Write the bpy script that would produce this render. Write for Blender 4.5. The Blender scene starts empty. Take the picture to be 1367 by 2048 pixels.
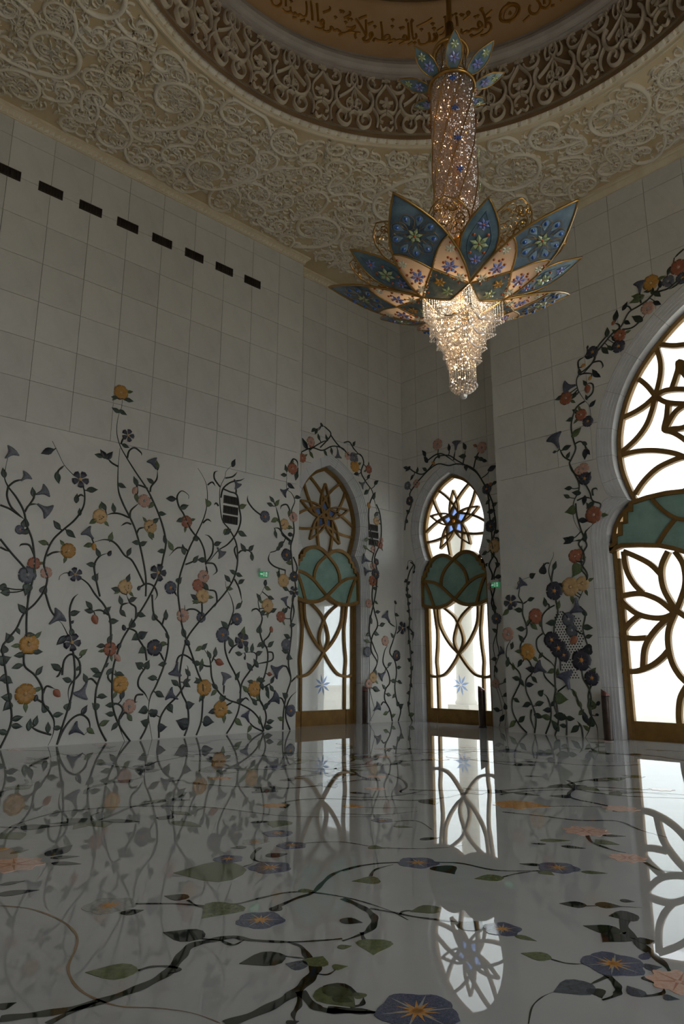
import bpy, bmesh, math, random
from mathutils import Vector, Matrix, noise
from mathutils.geometry import delaunay_2d_cdt
EXPOSURE, SKY, SUNE, LAMP, BULB = -0.05, 3.0, 2.0, 9.0, 42.0
random.seed(7)
R = math.radians
SC = bpy.context.scene
COL = SC.collection

# ------------------------------------------------------------------ camera
F_PX, PITCH, YAW, ROLL, CAMH = 1400.52, 0.2253988, 0.82544357, 0.0032299, 1.25
_fw = Vector((-math.sin(YAW), math.cos(YAW), 0)); _rt = Vector((math.cos(YAW), math.sin(YAW), 0)); _up = Vector((0, 0, 1))
_F = _fw * math.cos(PITCH) + _up * math.sin(PITCH); _U = -_fw * math.sin(PITCH) + _up * math.cos(PITCH)
CR = _rt * math.cos(ROLL) + _U * math.sin(ROLL); CU = _U * math.cos(ROLL) - _rt * math.sin(ROLL); CF = _F
CAM = Vector((0, 0, CAMH))
cam = bpy.data.cameras.new('camera'); cam_o = bpy.data.objects.new('camera', cam); COL.objects.link(cam_o)
cam.sensor_fit = 'HORIZONTAL'; cam.sensor_width = 24.0; cam.lens = 24.0 * F_PX / 1367.0; cam.clip_end = 300; cam.clip_start = 0.05
cam_o.matrix_world = Matrix(((CR.x, CU.x, -CF.x, CAM.x), (CR.y, CU.y, -CF.y, CAM.y), (CR.z, CU.z, -CF.z, CAM.z), (0, 0, 0, 1)))
SC.camera = cam_o

# ------------------------------------------------------------------ world, exposure
SC.view_settings.view_transform = 'Standard'; SC.view_settings.look = 'None'; SC.view_settings.gamma = 1.0
SC.view_settings.use_curve_mapping = False
SC.view_settings.exposure = EXPOSURE
SC.cycles.use_denoising = True
SC.cycles.max_bounces = 6; SC.cycles.diffuse_bounces = 4; SC.cycles.glossy_bounces = 3; SC.cycles.transmission_bounces = 4; SC.cycles.transparent_max_bounces = 8
SC.cycles.use_adaptive_sampling = True; SC.cycles.adaptive_threshold = 0.12; SC.cycles.adaptive_min_samples = 20
SC.cycles.sample_clamp_indirect = 6.0; SC.cycles.caustics_reflective = False; SC.cycles.caustics_refractive = False
W = bpy.data.worlds.new('sky'); SC.world = W; W.use_nodes = True
wn = W.node_tree.nodes; wl = W.node_tree.links
bg = wn['Background']; bg.inputs[0].default_value = (0.93, 0.97, 1.0, 1); bg.inputs[1].default_value = SKY
sun = bpy.data.lights.new('sun', 'SUN'); sun.energy = SUNE; sun.angle = R(0.6); sun.color = (1.0, 0.93, 0.82)
sun_o = bpy.data.objects.new('sun', sun); COL.objects.link(sun_o); sun_o.rotation_euler = (R(38), 0, R(20))
def portal(loc, rot, sx, sy):
    l = bpy.data.lights.new('daylight_portal', 'AREA'); l.shape = 'RECTANGLE'; l.size = sx; l.size_y = sy; l.cycles.is_portal = True
    o = bpy.data.objects.new('daylight_portal', l); COL.objects.link(o); o.location = loc; o.rotation_euler = rot
    return o

# ------------------------------------------------------------------ pixel -> surface
def ray(x, y): return CF * F_PX + CR * (x - 683.5) - CU * (y - 1024.0)
class Plane:
    def __init__(s, o, u, v, n): s.o, s.u, s.v, s.n = Vector(o), Vector(u), Vector(v), Vector(n)
    def uv(s, x, y):
        d = ray(x, y); t = (s.o - CAM).dot(s.n) / d.dot(s.n); p = CAM + d * t - s.o
        return (p.dot(s.u), p.dot(s.v))
    def pt(s, a, b, h=0.0): return s.o + s.u * a + s.v * b + s.n * h
XL, YR, XN, YN = -12.69, 13.52, -13.12, 14.47      # left wall, right wall, niche walls
YE, XE = 10.32, -9.27                              # where the two walls end at the corner niche
CEIL = 11.78
PL = Plane((XL, 0, 0), (0, 1, 0), (0, 0, 1), (1, 0, 0))
PN1 = Plane((XN, 0, 0), (0, 1, 0), (0, 0, 1), (1, 0, 0))
PN2 = Plane((0, YN, 0), (1, 0, 0), (0, 0, 1), (0, -1, 0))
PR = Plane((0, YR, 0), (1, 0, 0), (0, 0, 1), (0, -1, 0))
PF = Plane((0, 0, 0), (1, 0, 0), (0, 1, 0), (0, 0, 1))

# ------------------------------------------------------------------ materials
def lin(c):
    if isinstance(c, str): c = [int(c[i:i + 2], 16) / 255 for i in (0, 2, 4)]
    return tuple((x / 12.92 if x <= 0.04045 else ((x + 0.055) / 1.055) ** 2.4) for x in c) + (1,)
MATS = {}
def mat(name, col, rough=0.5, metal=0.0, col2=None, scale=6.0, detail=4.0, bump=0.0, bscale=40.0, rnd=0.0, spec=0.5, sub=None, coat=0.0, trans=0.0, emit=None, estr=0.0, veins=None):
    m = bpy.data.materials.new(name); m.use_nodes = True; n = m.node_tree.nodes; l = m.node_tree.links
    b = n['Principled BSDF']
    b.inputs['Roughness'].default_value = rough; b.inputs['Metallic'].default_value = metal
    b.inputs['Specular IOR Level'].default_value = spec; b.inputs['Coat Weight'].default_value = coat
    b.inputs['Transmission Weight'].default_value = trans
    c1 = lin(col)
    tc = n.new('ShaderNodeTexCoord')
    cur = None
    if col2 is not None:
        t = n.new('ShaderNodeTexNoise'); t.inputs['Scale'].default_value = scale; t.inputs['Detail'].default_value = detail; t.inputs['Roughness'].default_value = 0.6
        l.new(tc.outputs['Object'], t.inputs['Vector'])
        r = n.new('ShaderNodeValToRGB'); r.color_ramp.elements[0].position = 0.35; r.color_ramp.elements[1].position = 0.68
        r.color_ramp.elements[0].color = c1; r.color_ramp.elements[1].color = lin(col2)
        l.new(t.outputs['Fac'], r.inputs['Fac']); cur = r.outputs['Color']
    if veins is not None:
        t2 = n.new('ShaderNodeTexNoise'); t2.inputs['Scale'].default_value = veins[1]; t2.inputs['Detail'].default_value = 8; t2.inputs['Distortion'].default_value = 1.6
        l.new(tc.outputs['Object'], t2.inputs['Vector'])
        mr = n.new('ShaderNodeValToRGB'); e = mr.color_ramp.elements; e[0].position = 0.47; e[1].position = 0.5; e[0].color = (0, 0, 0, 1); e[1].color = (1, 1, 1, 1)
        e2 = mr.color_ramp.elements.new(0.53); e2.color = (0, 0, 0, 1)
        l.new(t2.outputs['Fac'], mr.inputs['Fac'])
        mx = n.new('ShaderNodeMix'); mx.data_type = 'RGBA'; mx.inputs[7].default_value = lin(veins[0])
        if cur: l.new(cur, mx.inputs[6])
        else: mx.inputs[6].default_value = c1
        mm = n.new('ShaderNodeMath'); mm.operation = 'MULTIPLY'; mm.inputs[1].default_value = veins[2]
        l.new(mr.outputs['Color'], mm.inputs[0]); l.new(mm.outputs[0], mx.inputs[0]); cur = mx.outputs[2]
    if rnd > 0:
        oi = n.new('ShaderNodeObjectInfo'); hs = n.new('ShaderNodeHueSaturation')
        mp = n.new('ShaderNodeMapRange'); mp.inputs[3].default_value = 1 - rnd; mp.inputs[4].default_value = 1 + rnd
        l.new(oi.outputs['Random'], mp.inputs[0]); l.new(mp.outputs[0], hs.inputs['Value'])
        if cur: l.new(cur, hs.inputs['Color'])
        else: hs.inputs['Color'].default_value = c1
        cur = hs.outputs['Color']
    if cur: l.new(cur, b.inputs['Base Color'])
    else: b.inputs['Base Color'].default_value = c1
    if bump > 0:
        t3 = n.new('ShaderNodeTexNoise'); t3.inputs['Scale'].default_value = bscale; t3.inputs['Detail'].default_value = 3
        l.new(tc.outputs['Object'], t3.inputs['Vector'])
        bp = n.new('ShaderNodeBump'); bp.inputs['Strength'].default_value = bump; bp.inputs['Distance'].default_value = 0.02
        l.new(t3.outputs['Fac'], bp.inputs['Height']); l.new(bp.outputs[0], b.inputs['Normal'])
    if emit:
        b.inputs['Emission Color'].default_value = lin(emit); b.inputs['Emission Strength'].default_value = estr
    MATS[name] = m
    return m
def thin_glass(name, col, fac, rough=0.05, haze=0.0, hazecol='ffffff', bump=0.0):
    """thin pane: clear pass-through, a reflective skin and some frosting"""
    m = bpy.data.materials.new(name); m.use_nodes = True; n = m.node_tree.nodes; l = m.node_tree.links
    n.remove(n['Principled BSDF']); out = n['Material Output']
    tr = n.new('ShaderNodeBsdfTransparent'); tr.inputs[0].default_value = lin(col)
    gl = n.new('ShaderNodeBsdfGlossy'); gl.inputs['Roughness'].default_value = rough
    if bump > 0:
        tc = n.new('ShaderNodeTexCoord'); v = n.new('ShaderNodeTexVoronoi'); v.inputs['Scale'].default_value = 9
        l.new(tc.outputs['Object'], v.inputs['Vector']); bp = n.new('ShaderNodeBump'); bp.inputs['Strength'].default_value = bump; bp.inputs['Distance'].default_value = 0.05
        l.new(v.outputs['Distance'], bp.inputs['Height']); l.new(bp.outputs[0], gl.inputs['Normal'])
    mx = n.new('ShaderNodeMixShader'); mx.inputs[0].default_value = fac
    l.new(tr.outputs[0], mx.inputs[1]); l.new(gl.outputs[0], mx.inputs[2]); cur = mx.outputs[0]
    if haze > 0:
        df = n.new('ShaderNodeBsdfTranslucent'); df.inputs[0].default_value = lin(hazecol)
        dd = n.new('ShaderNodeBsdfDiffuse'); dd.inputs[0].default_value = lin(hazecol)
        m0 = n.new('ShaderNodeMixShader'); m0.inputs[0].default_value = 0.4; l.new(df.outputs[0], m0.inputs[1]); l.new(dd.outputs[0], m0.inputs[2])
        m2 = n.new('ShaderNodeMixShader'); m2.inputs[0].default_value = haze; l.new(cur, m2.inputs[1]); l.new(m0.outputs[0], m2.inputs[2]); cur = m2.outputs[0]
    l.new(cur, out.inputs['Surface']); MATS[name] = m
    return m
mat('marble_wall', 'd8d6d0', 0.33, col2='c9c7c2', scale=0.7, rnd=0.05, veins=('a9a9a8', 0.5, 0.10))
mat('marble_trim', 'd6d6d6', 0.35, col2='c4c5c7', scale=2.0)
mat('joint', '8f8c86', 0.8)
mat('marble_floor', 'b1b2b2', 0.006, col2='a5a7a8', scale=0.5, veins=('9a9b9b', 0.35, 0.18), spec=0.45, bump=0.014, bscale=0.9)
mat('plaster_ground', 'd2bf9c', 0.8, col2='c4ad84', scale=1.3)
mat('plaster_relief', 'e8e0d0', 0.6, col2='dacdb4', scale=1.0)
mat('plaster_band', 'dccfb4', 0.7, col2='cfbf9e', scale=3.0)
mat('drum_ground', '8d7252', 0.85, col2='7c6346', scale=2.0)
mat('drum_relief', 'c9bda9', 0.7, col2='b9aa93', scale=2.0)
mat('drum_moulding', 'b4aca4', 0.45, col2='a39b92', scale=2.0)
mat('band_tan', 'b6946a', 0.75, col2='aa8659', scale=1.2)
mat('letter_gold', '9a6a24', 0.4, metal=0.35)
mat('dome_tan', '7d6344', 0.9)
mat('gold', 'b08a4e', 0.28, metal=0.9)
mat('door_gold', '93723f', 0.42, metal=0.55, col2='826234', scale=5)
mat('door_bronze', '8f6c35', 0.5, metal=0.35, col2='7d5c2a', scale=4)
mat('green_glass', '8fb0a6', 0.25, col2='7d9f95', scale=3, bump=0.25, bscale=14)
thin_glass('clear_pane', 'f4f7f6', 0.06, 0.02, haze=0.16, bump=0.5)
thin_glass('frost_pane', 'eef2f2', 0.05, 0.1, haze=0.45, bump=0.35)
mat('blue_glass', '5a82c4', 0.2, col2='87a8dc', scale=10)
mat('stem_dark', '1f241f', 0.35, col2='2d3326', scale=3)
mat('leaf_dark', '2b3830', 0.38, col2='3c4a3c', scale=9, rnd=0.25)
mat('leaf_green', '4a5a38', 0.38, col2='63704a', scale=9, rnd=0.2)
mat('leaf_black', '1c2226', 0.35, col2='2a3138', scale=9, rnd=0.2)
mat('petal_yellow', 'b47c2c', 0.4, col2='c59a54', scale=12, rnd=0.12)
mat('petal_cream', 'c29a62', 0.4, col2='cfb086', scale=12, rnd=0.1)
mat('petal_pink', 'b98a78', 0.4, col2='c7a291', scale=12, rnd=0.1)
mat('petal_red', '94553c', 0.4, col2='a86c52', scale=12, rnd=0.12)
mat('petal_blue', '3d4150', 0.4, col2='5c6070', scale=14, rnd=0.2)
mat('petal_grey', '545762', 0.4, col2='70737c', scale=14, rnd=0.15)
mat('petal_purple', '2c2b36', 0.4, col2='454352', scale=14, rnd=0.2)
mat('petal_white', '8c8c92', 0.3, col2='a09f9f', scale=8)
mat('stamen', 'd28a3c', 0.5)
mat('floor_blue', '3c4258', 0.06, col2='565c74', scale=14, veins=('8b90a6', 9.0, 0.5))
mat('floor_green', '4c5636', 0.06, col2='68704c', scale=8, rnd=0.2)
mat('floor_dark', '14180f', 0.03, col2='22281f', scale=6, rnd=0.2)
mat('floor_pink', 'cfa593', 0.06, col2='dcbcae', scale=6)
mat('floor_white', '8d8f8d', 0.03, col2='a3a5a3', scale=6)
mat('floor_orange', 'b97f3c', 0.06, col2='cf9f62', scale=9)
mat('floor_brown', '83694a', 0.06)
mat('grille_dark', '15110e', 0.6); mat('grille_slat', '33261c', 0.5)
mat('sign_white', 'cfd4cf', 0.5); mat('sign_green', '2f8a5a', 0.4, emit='3fae74', estr=0.25); mat('sign_pict', 'e6f4ea', 0.5, emit='d8f4e2', estr=0.3)
mat('bollard', '4a3f3a', 0.38, metal=0.6, col2='3f3531', scale=8); mat('bollard_top', '6b4742', 0.3, metal=0.5)
mat('black_hole', '0b0b0b', 0.9)
mat('stone_out', 'cfc8bb', 0.8, col2='c2b9a9', scale=0.6); mat('vestibule', 'd4d1ca', 0.6, col2='c4c0b8', scale=0.8)
mat('enamel_blue', '4a5f74', 0.3, col2='7a909c', scale=5, detail=6)
mat('gem_blue', '2f5fb0', 0.12, coat=1.0); mat('gem_lilac', '7280c8', 0.12, coat=1.0, col2='9aa4e0', scale=20); mat('gem_orange', 'b4531c', 0.15, coat=1.0)
mat('gem_green', '9fae74', 0.12, coat=1.0, col2='c2cf9c', scale=20); mat('gem_amber', 'd79a2e', 0.12, coat=1.0); mat('gem_clear', 'd6d8c0', 0.1, coat=1.0)
mat('bulb', 'ffe0b0', 0.4, emit='ffc98c', estr=BULB)
def crystal():
    m = bpy.data.materials.new('crystal'); m.use_nodes = True; n = m.node_tree.nodes; l = m.node_tree.links
    n.remove(n['Principled BSDF']); out = n['Material Output']
    tr = n.new('ShaderNodeBsdfRefraction'); tr.inputs['IOR'].default_value = 1.45; tr.inputs['Roughness'].default_value = 0.0; tr.inputs[0].default_value = (.96, .95, .93, 1)
    tp = n.new('ShaderNodeBsdfTransparent'); tp.inputs[0].default_value = (.97, .95, .93, 1)
    gl = n.new('ShaderNodeBsdfGlossy'); gl.inputs['Roughness'].default_value = 0.03
    a = n.new('ShaderNodeMixShader'); a.inputs[0].default_value = 0.6; l.new(tr.outputs[0], a.inputs[1]); l.new(tp.outputs[0], a.inputs[2])
    b = n.new('ShaderNodeMixShader'); b.inputs[0].default_value = 0.34; l.new(a.outputs[0], b.inputs[1]); l.new(gl.outputs[0], b.inputs[2])
    d = n.new('ShaderNodeBsdfTranslucent'); d.inputs[0].default_value = (.86, .84, .82, 1)
    c = n.new('ShaderNodeMixShader'); c.inputs[0].default_value = 0.28; l.new(b.outputs[0], c.inputs[1]); l.new(d.outputs[0], c.inputs[2])
    l.new(c.outputs[0], out.inputs['Surface']); MATS['crystal'] = m
crystal()
def cream_glass():
    m = bpy.data.materials.new('enamel_cream'); m.use_nodes = True; n = m.node_tree.nodes; l = m.node_tree.links
    b = n['Principled BSDF']; b.inputs['Base Color'].default_value = lin('d2b8a0'); b.inputs['Roughness'].default_value = 0.3
    t = n.new('ShaderNodeBsdfTranslucent'); t.inputs[0].default_value = lin('e8c9a8')
    x = n.new('ShaderNodeMixShader'); x.inputs[0].default_value = 0.45
    l.new(b.outputs[0], x.inputs[1]); l.new(t.outputs[0], x.inputs[2]); l.new(x.outputs[0], n['Material Output'].inputs['Surface']); MATS['enamel_cream'] = m
cream_glass()

# ------------------------------------------------------------------ mesh helpers
class MB:
    def __init__(s): s.v, s.f = [], []
    def add(s, vs, fs):
        k = len(s.v); s.v += [tuple(p) for p in vs]; s.f += [tuple(i + k for i in f) for f in fs]; return s
    def box(s, x0, x1, y0, y1, z0, z1):
        return s.add([(x0, y0, z0), (x1, y0, z0), (x1, y1, z0), (x0, y1, z0), (x0, y0, z1), (x1, y0, z1), (x1, y1, z1), (x0, y1, z1)],
                     [(0, 3, 2, 1), (4, 5, 6, 7), (0, 1, 5, 4), (1, 2, 6, 5), (2, 3, 7, 6), (3, 0, 4, 7)])
    def tube(s, pts, r, n=6, closed=False, cap=True):
        pts = [Vector(p) for p in pts]; N = len(pts)
        if N < 2: return s
        rr = r if callable(r) else (lambda t: r)
        vs, up = [], None
        for i, p in enumerate(pts):
            if closed: d = pts[(i + 1) % N] - pts[i - 1]
            else: d = pts[min(i + 1, N - 1)] - pts[max(i - 1, 0)]
            if d.length < 1e-9: d = Vector((0, 0, 1))
            d.normalize()
            if up is None: up = d.orthogonal().normalized()
            up = (up - d * up.dot(d))
            if up.length < 1e-6: up = d.orthogonal()
            up.normalize(); sd = d.cross(up); q = rr(i / max(N - 1, 1))
            for k in range(n): a = 2 * math.pi * k / n; vs.append(p + up * (q * math.cos(a)) + sd * (q * math.sin(a)))
        fs = []
        for i in range(N if closed else N - 1):
            j = (i + 1) % N
            for k in range(n): fs.append((i * n + k, i * n + (k + 1) % n, j * n + (k + 1) % n, j * n + k))
        if cap and not closed: fs.append(tuple(range(n))[::-1]); fs.append(tuple((N - 1) * n + k for k in range(n)))
        return s.add(vs, fs)
    def relief(s, pl, pts, w, h, closed=False, base=0.0, taper=False):
        """half-round moulding strip lying on a plane; pts are 2D plane coordinates; w half width, h height"""
        N = len(pts); vs = []; prof = ((-1, -0.15), (-0.72, 0.72), (0, 1), (0.72, 0.72), (1, -0.15))
        for i, p in enumerate(pts):
            a = pts[i - 1] if (closed or i > 0) else pts[0]; b = pts[(i + 1) % N] if (closed or i < N - 1) else pts[-1]
            dx, dy = b[0] - a[0], b[1] - a[1]; L = math.hypot(dx, dy) or 1; nx, ny = -dy / L, dx / L
            t = i / max(1, N - 1); k = 1.0
            if taper: k = max(0.25, min(1, (1 - t) * 3.0))
            for q, e in prof: vs.append(pl.pt(p[0] + nx * q * w * k, p[1] + ny * q * w * k, base + e * h * k))
        fs = []
        for i in range(N if closed else N - 1):
            j = (i + 1) % N
            for k in range(4): fs.append((i * 5 + k, j * 5 + k, j * 5 + k + 1, i * 5 + k + 1))
        return s.add(vs, fs)
    def ribbon(s, pl, pts, w, h0, h1, closed=False):
        """rectangular bar along a 2D path on a plane, from height h0 to h1"""
        N = len(pts); vs = []
        for i, p in enumerate(pts):
            a = pts[i - 1] if (closed or i > 0) else pts[0]; b = pts[(i + 1) % N] if (closed or i < N - 1) else pts[-1]
            dx, dy = b[0] - a[0], b[1] - a[1]; L = math.hypot(dx, dy) or 1; nx, ny = -dy / L * w, dx / L * w
            vs += [pl.pt(p[0] - nx, p[1] - ny, h0), pl.pt(p[0] + nx, p[1] + ny, h0), pl.pt(p[0] + nx, p[1] + ny, h1), pl.pt(p[0] - nx, p[1] - ny, h1)]
        fs = []
        for i in range(N if closed else N - 1):
            j = (i + 1) % N
            for k in range(4): fs.append((i * 4 + k, i * 4 + (k + 1) % 4, j * 4 + (k + 1) % 4, j * 4 + k))
        if not closed: fs += [(3, 2, 1, 0), tuple((N - 1) * 4 + k for k in range(4))]
        return s.add(vs, fs)
    def slab(s, pl, tri_v, tris, h0, h1):
        """extrude a triangulated 2D region between two heights of a plane"""
        n = len(tri_v); vs = [pl.pt(a, b, h1) for a, b in tri_v] + [pl.pt(a, b, h0) for a, b in tri_v]; fs = []
        cnt = {}
        for t in tris:
            fs.append(tuple(t)); fs.append(tuple(i + n for i in reversed(t)))
            for i in range(3): e = (t[i], t[(i + 1) % 3]); cnt[e] = 1
        for (a, b) in cnt:
            if (b, a) not in cnt: fs.append((a, a + n, b + n, b))
        return s.add(vs, fs)
    def lathe(s, prof, c, n=64, a0=0.0, a1=2 * math.pi):
        full = abs(a1 - a0 - 2 * math.pi) < 1e-6; m = n if full else n + 1; vs = []
        for i in range(m):
            a = a0 + (a1 - a0) * i / n
            for r, z in prof: vs.append((c[0] + r * math.cos(a), c[1] + r * math.sin(a), z))
        k = len(prof); fs = []
        for i in range(n):
            j = (i + 1) % m
            for q in range(k - 1): fs.append((i * k + q, j * k + q, j * k + q + 1, i * k + q + 1))
        return s.add(vs, fs)
    def lathe_sharp(s, prof, c, n=64):
        for a, b in zip(prof, prof[1:]): s.lathe([a, b], c, n)
        return s
    def mesh(s, name, m, smooth=True):
        me = bpy.data.meshes.new(name); me.from_pydata(s.v, [], s.f)
        me.materials.append(MATS[m])
        if smooth: me.polygons.foreach_set('use_smooth', [True] * len(me.polygons))
        me.update(); return me
    def build(s, name, m, parent=None, smooth=False, recalc=False):
        me = s.mesh(name, m, smooth)
        if recalc:
            bm = bmesh.new(); bm.from_mesh(me); bmesh.ops.recalc_face_normals(bm, faces=bm.faces); bm.to_mesh(me); bm.free()
        return link(name, me, parent)
WM = {}
def link(name, me, parent=None, M=None):
    """link a mesh object; M is its world matrix (identity when the mesh is in world coordinates)"""
    o = bpy.data.objects.new(name, me); COL.objects.link(o); M = M if M is not None else Matrix()
    if parent is not None: o.parent = parent; o.matrix_basis = WM[parent.name].inverted() @ M
    else: o.matrix_basis = M
    WM[o.name] = M
    return o
def thing(name, loc, label=None, cat=None, group=None, kind=None):
    o = bpy.data.objects.new(name, None); COL.objects.link(o); o.location = loc; o.empty_display_size = 0.1
    WM[o.name] = Matrix.Translation(Vector(loc)); tag(o, label, cat, group, kind); return o
def tag(o, label=None, cat=None, group=None, kind=None):
    if label: o['label'] = label
    if cat: o['category'] = cat
    if group: o['group'] = group
    if kind: o['kind'] = kind
    return o
def smooth(pts, k=6, closed=False):
    """Catmull-Rom through 2D or 3D points"""
    P = [Vector(p) for p in pts]; n = len(P)
    if n < 3 and not closed: 
        return [tuple(P[0].lerp(P[-1], i / k)) for i in range(k + 1)] if n == 2 else [tuple(p) for p in P]
    out = []
    for i in range(n if closed else n - 1):
        if closed: a, b, c, d = P[i - 1], P[i], P[(i + 1) % n], P[(i + 2) % n]
        else: a, b, c, d = P[max(i - 1, 0)], P[i], P[i + 1], P[min(i + 2, n - 1)]
        for j in range(k):
            t = j / k; out.append(tuple(0.5 * ((2 * b) + (c - a) * t + (2 * a - 5 * b + 4 * c - d) * t * t + (3 * b - a - 3 * c + d) * t ** 3)))
    if not closed: out.append(tuple(P[-1]))
    return out
def inside(p, poly):
    x, y = p; c = False; j = len(poly) - 1
    for i in range(len(poly)):
        xi, yi = poly[i]; xj, yj = poly[j]
        if (yi > y) != (yj > y) and x < (xj - xi) * (y - yi) / (yj - yi) + xi: c = not c
        j = i
    return c
def triangulate(polys, keep, extra_edges=()):
    """constrained triangulation of polygons and open paths; keep(center) picks triangles"""
    vs, es = [], []
    for P in polys:
        k = len(vs); vs += [Vector((p[0], p[1])) for p in P]; es += [(k + i, k + (i + 1) % len(P)) for i in range(len(P))]
    for P in extra_edges:
        k = len(vs); vs += [Vector((p[0], p[1])) for p in P]; es += [(k + i, k + i + 1) for i in range(len(P) - 1)]
    V, E, T, *_ = delaunay_2d_cdt(vs, es, [], 0, 1e-4)
    out = []
    for t in T:
        c = (V[t[0]] + V[t[1]] + V[t[2]]) / 3
        if keep((c.x, c.y)):
            a, b, d = V[t[0]], V[t[1]], V[t[2]]
            if (b - a).cross(d - a) < 0: t = (t[0], t[2], t[1])
            out.append(tuple(t))
    return [tuple(v) for v in V], out, E
def compact(V, T):
    m, vs, ts = {}, [], []
    for t in T:
        r = []
        for i in t:
            if i not in m: m[i] = len(vs); vs.append(V[i])
            r.append(m[i])
        ts.append(tuple(r))
    return vs, ts
def rect(a0, a1, b0, b1): return [(a0, b0), (a1, b0), (a1, b1), (a0, b1)]

# ================================================================== STRUCTURE
DC = Vector((-4.57, 6.083))            # axis of the dome, as surveyed for a ceiling at 11.9
RS = (CEIL - CAMH) / (11.9 - CAMH); MSC = Matrix.Translation(CAM) @ Matrix.Scale(RS, 4) @ Matrix.Translation(-CAM)   # true size of the dome for the real ceiling height
X1, Y0 = 5.4, -3.0                     # unseen sides of the hall
TW, TH, TZ0, TY0 = 0.804, 0.795, 5.66, 3.114
# ---- arch outlines: half profiles (u, z) from the floor to the apex, mirrored
SMALL = [(1.08, 0.0), (1.08, 3.7), (1.04, 3.95), (0.95, 4.12), (0.86, 4.25), (0.93, 4.42), (1.0, 4.65), (1.06, 4.95), (1.06, 5.2), (1.0, 5.5), (0.875, 5.82), (0.67, 6.11), (0.38, 6.36), (0.0, 6.53)]
BIG = [(3.05, 0.0), (3.05, 3.9), (3.0, 4.2), (2.8, 4.5), (2.53, 4.68), (2.65, 5.0), (2.75, 5.4), (2.77, 5.8), (2.72, 6.25), (2.55, 6.8), (2.25, 7.35), (1.83, 7.82), (1.3, 8.25), (0.65, 8.6), (0.0, 8.9)]
def half_offset(prof, d):
    out = []
    for i, (u, z) in enumerate(prof):
        a = prof[max(i - 1, 0)]; b = prof[min(i + 1, len(prof) - 1)]
        dx, dz = b[0] - a[0], b[1] - a[1]; L = math.hypot(dx, dz); n = (dz / L, -dx / L)
        if i == len(prof) - 1: n = (0, 1.15)
        if i == 0: n = (1, 0)
        out.append((max(u + n[0] * d, 0) if i < len(prof) - 1 else 0, z + n[1] * d if i else 0.0))
    return out
def densify(prof):
    # keep the straight jamb, smooth the rest; the neck (index 4) stays a corner
    return [prof[0]] + smooth(prof[1:5], 3)[:-1] + smooth(prof[4:], 4)
def arch(prof, d, c):
    h = densify(half_offset(prof, d))
    return [(c + u, z) for u, z in h] + [(c - u, z) for u, z in reversed(h[:-1])]
D1C, D2C, D3C = 11.75, -11.5, -3.64
OFF_S, OFF_B = 0.27, 0.34
def tiles(parent, pl, a0, a1, atiles, hole, b1=11.62):
    """marble cladding: one seamless inlaid slab below, square panels above"""
    rows = []; z = TZ0
    while z < b1: rows.append((z, min(z + TH, b1))); z += TH
    cuts = [a for a in atiles if a0 + 0.05 < a < a1 - 0.05]; cols = list(zip([a0] + cuts, cuts + [a1])); g = 0.004
    cells = [(a0, a1, 0.0, TZ0)] + [(c0, c1, r0, r1) for r0, r1 in rows for c0, c1 in cols]
    base_mesh = {}
    for k, (c0, c1, r0, r1) in enumerate(cells):
        q = rect(c0 + g, c1 - g, r0 + (g if k else 0), r1 - g)
        touch = hole and any(inside(p, hole) for p in q) or (hole and any(q[0][0] < h[0] < q[1][0] and q[0][1] < h[1] < q[2][1] for h in hole))
        if hole and not touch and inside(((c0 + c1) / 2, (r0 + r1) / 2), hole): continue
        if touch:
            V, T, _ = triangulate([q, hole], lambda c: inside(c, q) and not inside(c, hole))
            if not T: continue
            V, T = compact(V, T); MB().slab(pl, V, T, -0.028, 0.0).build('marble_panel', 'marble_wall', parent)
        else:
            w, h = round(c1 - c0, 3), round(r1 - r0, 3)
            if (w, h) not in base_mesh:
                b = MB().slab(Plane((0, 0, 0), pl.u, pl.v, pl.n), rect(g, w - g, g if k else 0, h - g), [(0, 1, 2), (0, 2, 3)], -0.028, 0.0)
                base_mesh[(w, h)] = b.mesh('marble_panel', 'marble_wall', False)
            link('marble_panel', base_mesh[(w, h)], parent, Matrix.Translation(pl.pt(c0, r0)))
def wall(name, pl, a0, a1, hole=None, cols=(), depth=0.30, top=12.3):
    outer = rect(a0, a1, 0, top)
    V, T, _ = triangulate([outer] + ([hole] if hole else []), lambda c: inside(c, outer) and not (hole and inside(c, hole)))
    o = MB().slab(pl, V, T, -depth, -0.03).build(name, 'joint'); tag(o, kind='structure')
    tiles(o, pl, a0, a1, cols, hole); return o
colsY = [TY0 + TW * i for i in range(-9, 18)]
colsX = [-8.44 - TW * 8 + TW * i for i in range(0, 30)]
wall_left = wall('wall_left', PL, Y0, YE, None, colsY)
wall_niche_left = wall('wall_niche_left', PN1, YE - 0.1, YN + 0.28, arch(SMALL, OFF_S, D1C), [10.7 + 0.8 * i for i in range(6)], 0.25)
wall_niche_back = wall('wall_niche_back', PN2, XN - 0.28, XE + 0.13, arch(SMALL, OFF_S, D2C), [-12.55 + 0.8 * i for i in range(6)], 0.25)
wall_right = wall('wall_right', PR, XE, -0.3 + 2.3, arch(BIG, OFF_B, D3C), colsX, 0.30)
# returns beside the niche
o = MB().box(XN - 0.3, XL - 0.001, YE - 0.12, YE - 0.001, 0, 12.3).build('wall_return_left', 'marble_wall'); tag(o, kind='structure')
o = MB().box(XE + 0.001, XE + 0.12, YR + 0.001, YN + 0.3, 0, 12.3).build('wall_return_right', 'marble_wall'); tag(o, kind='structure')
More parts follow.
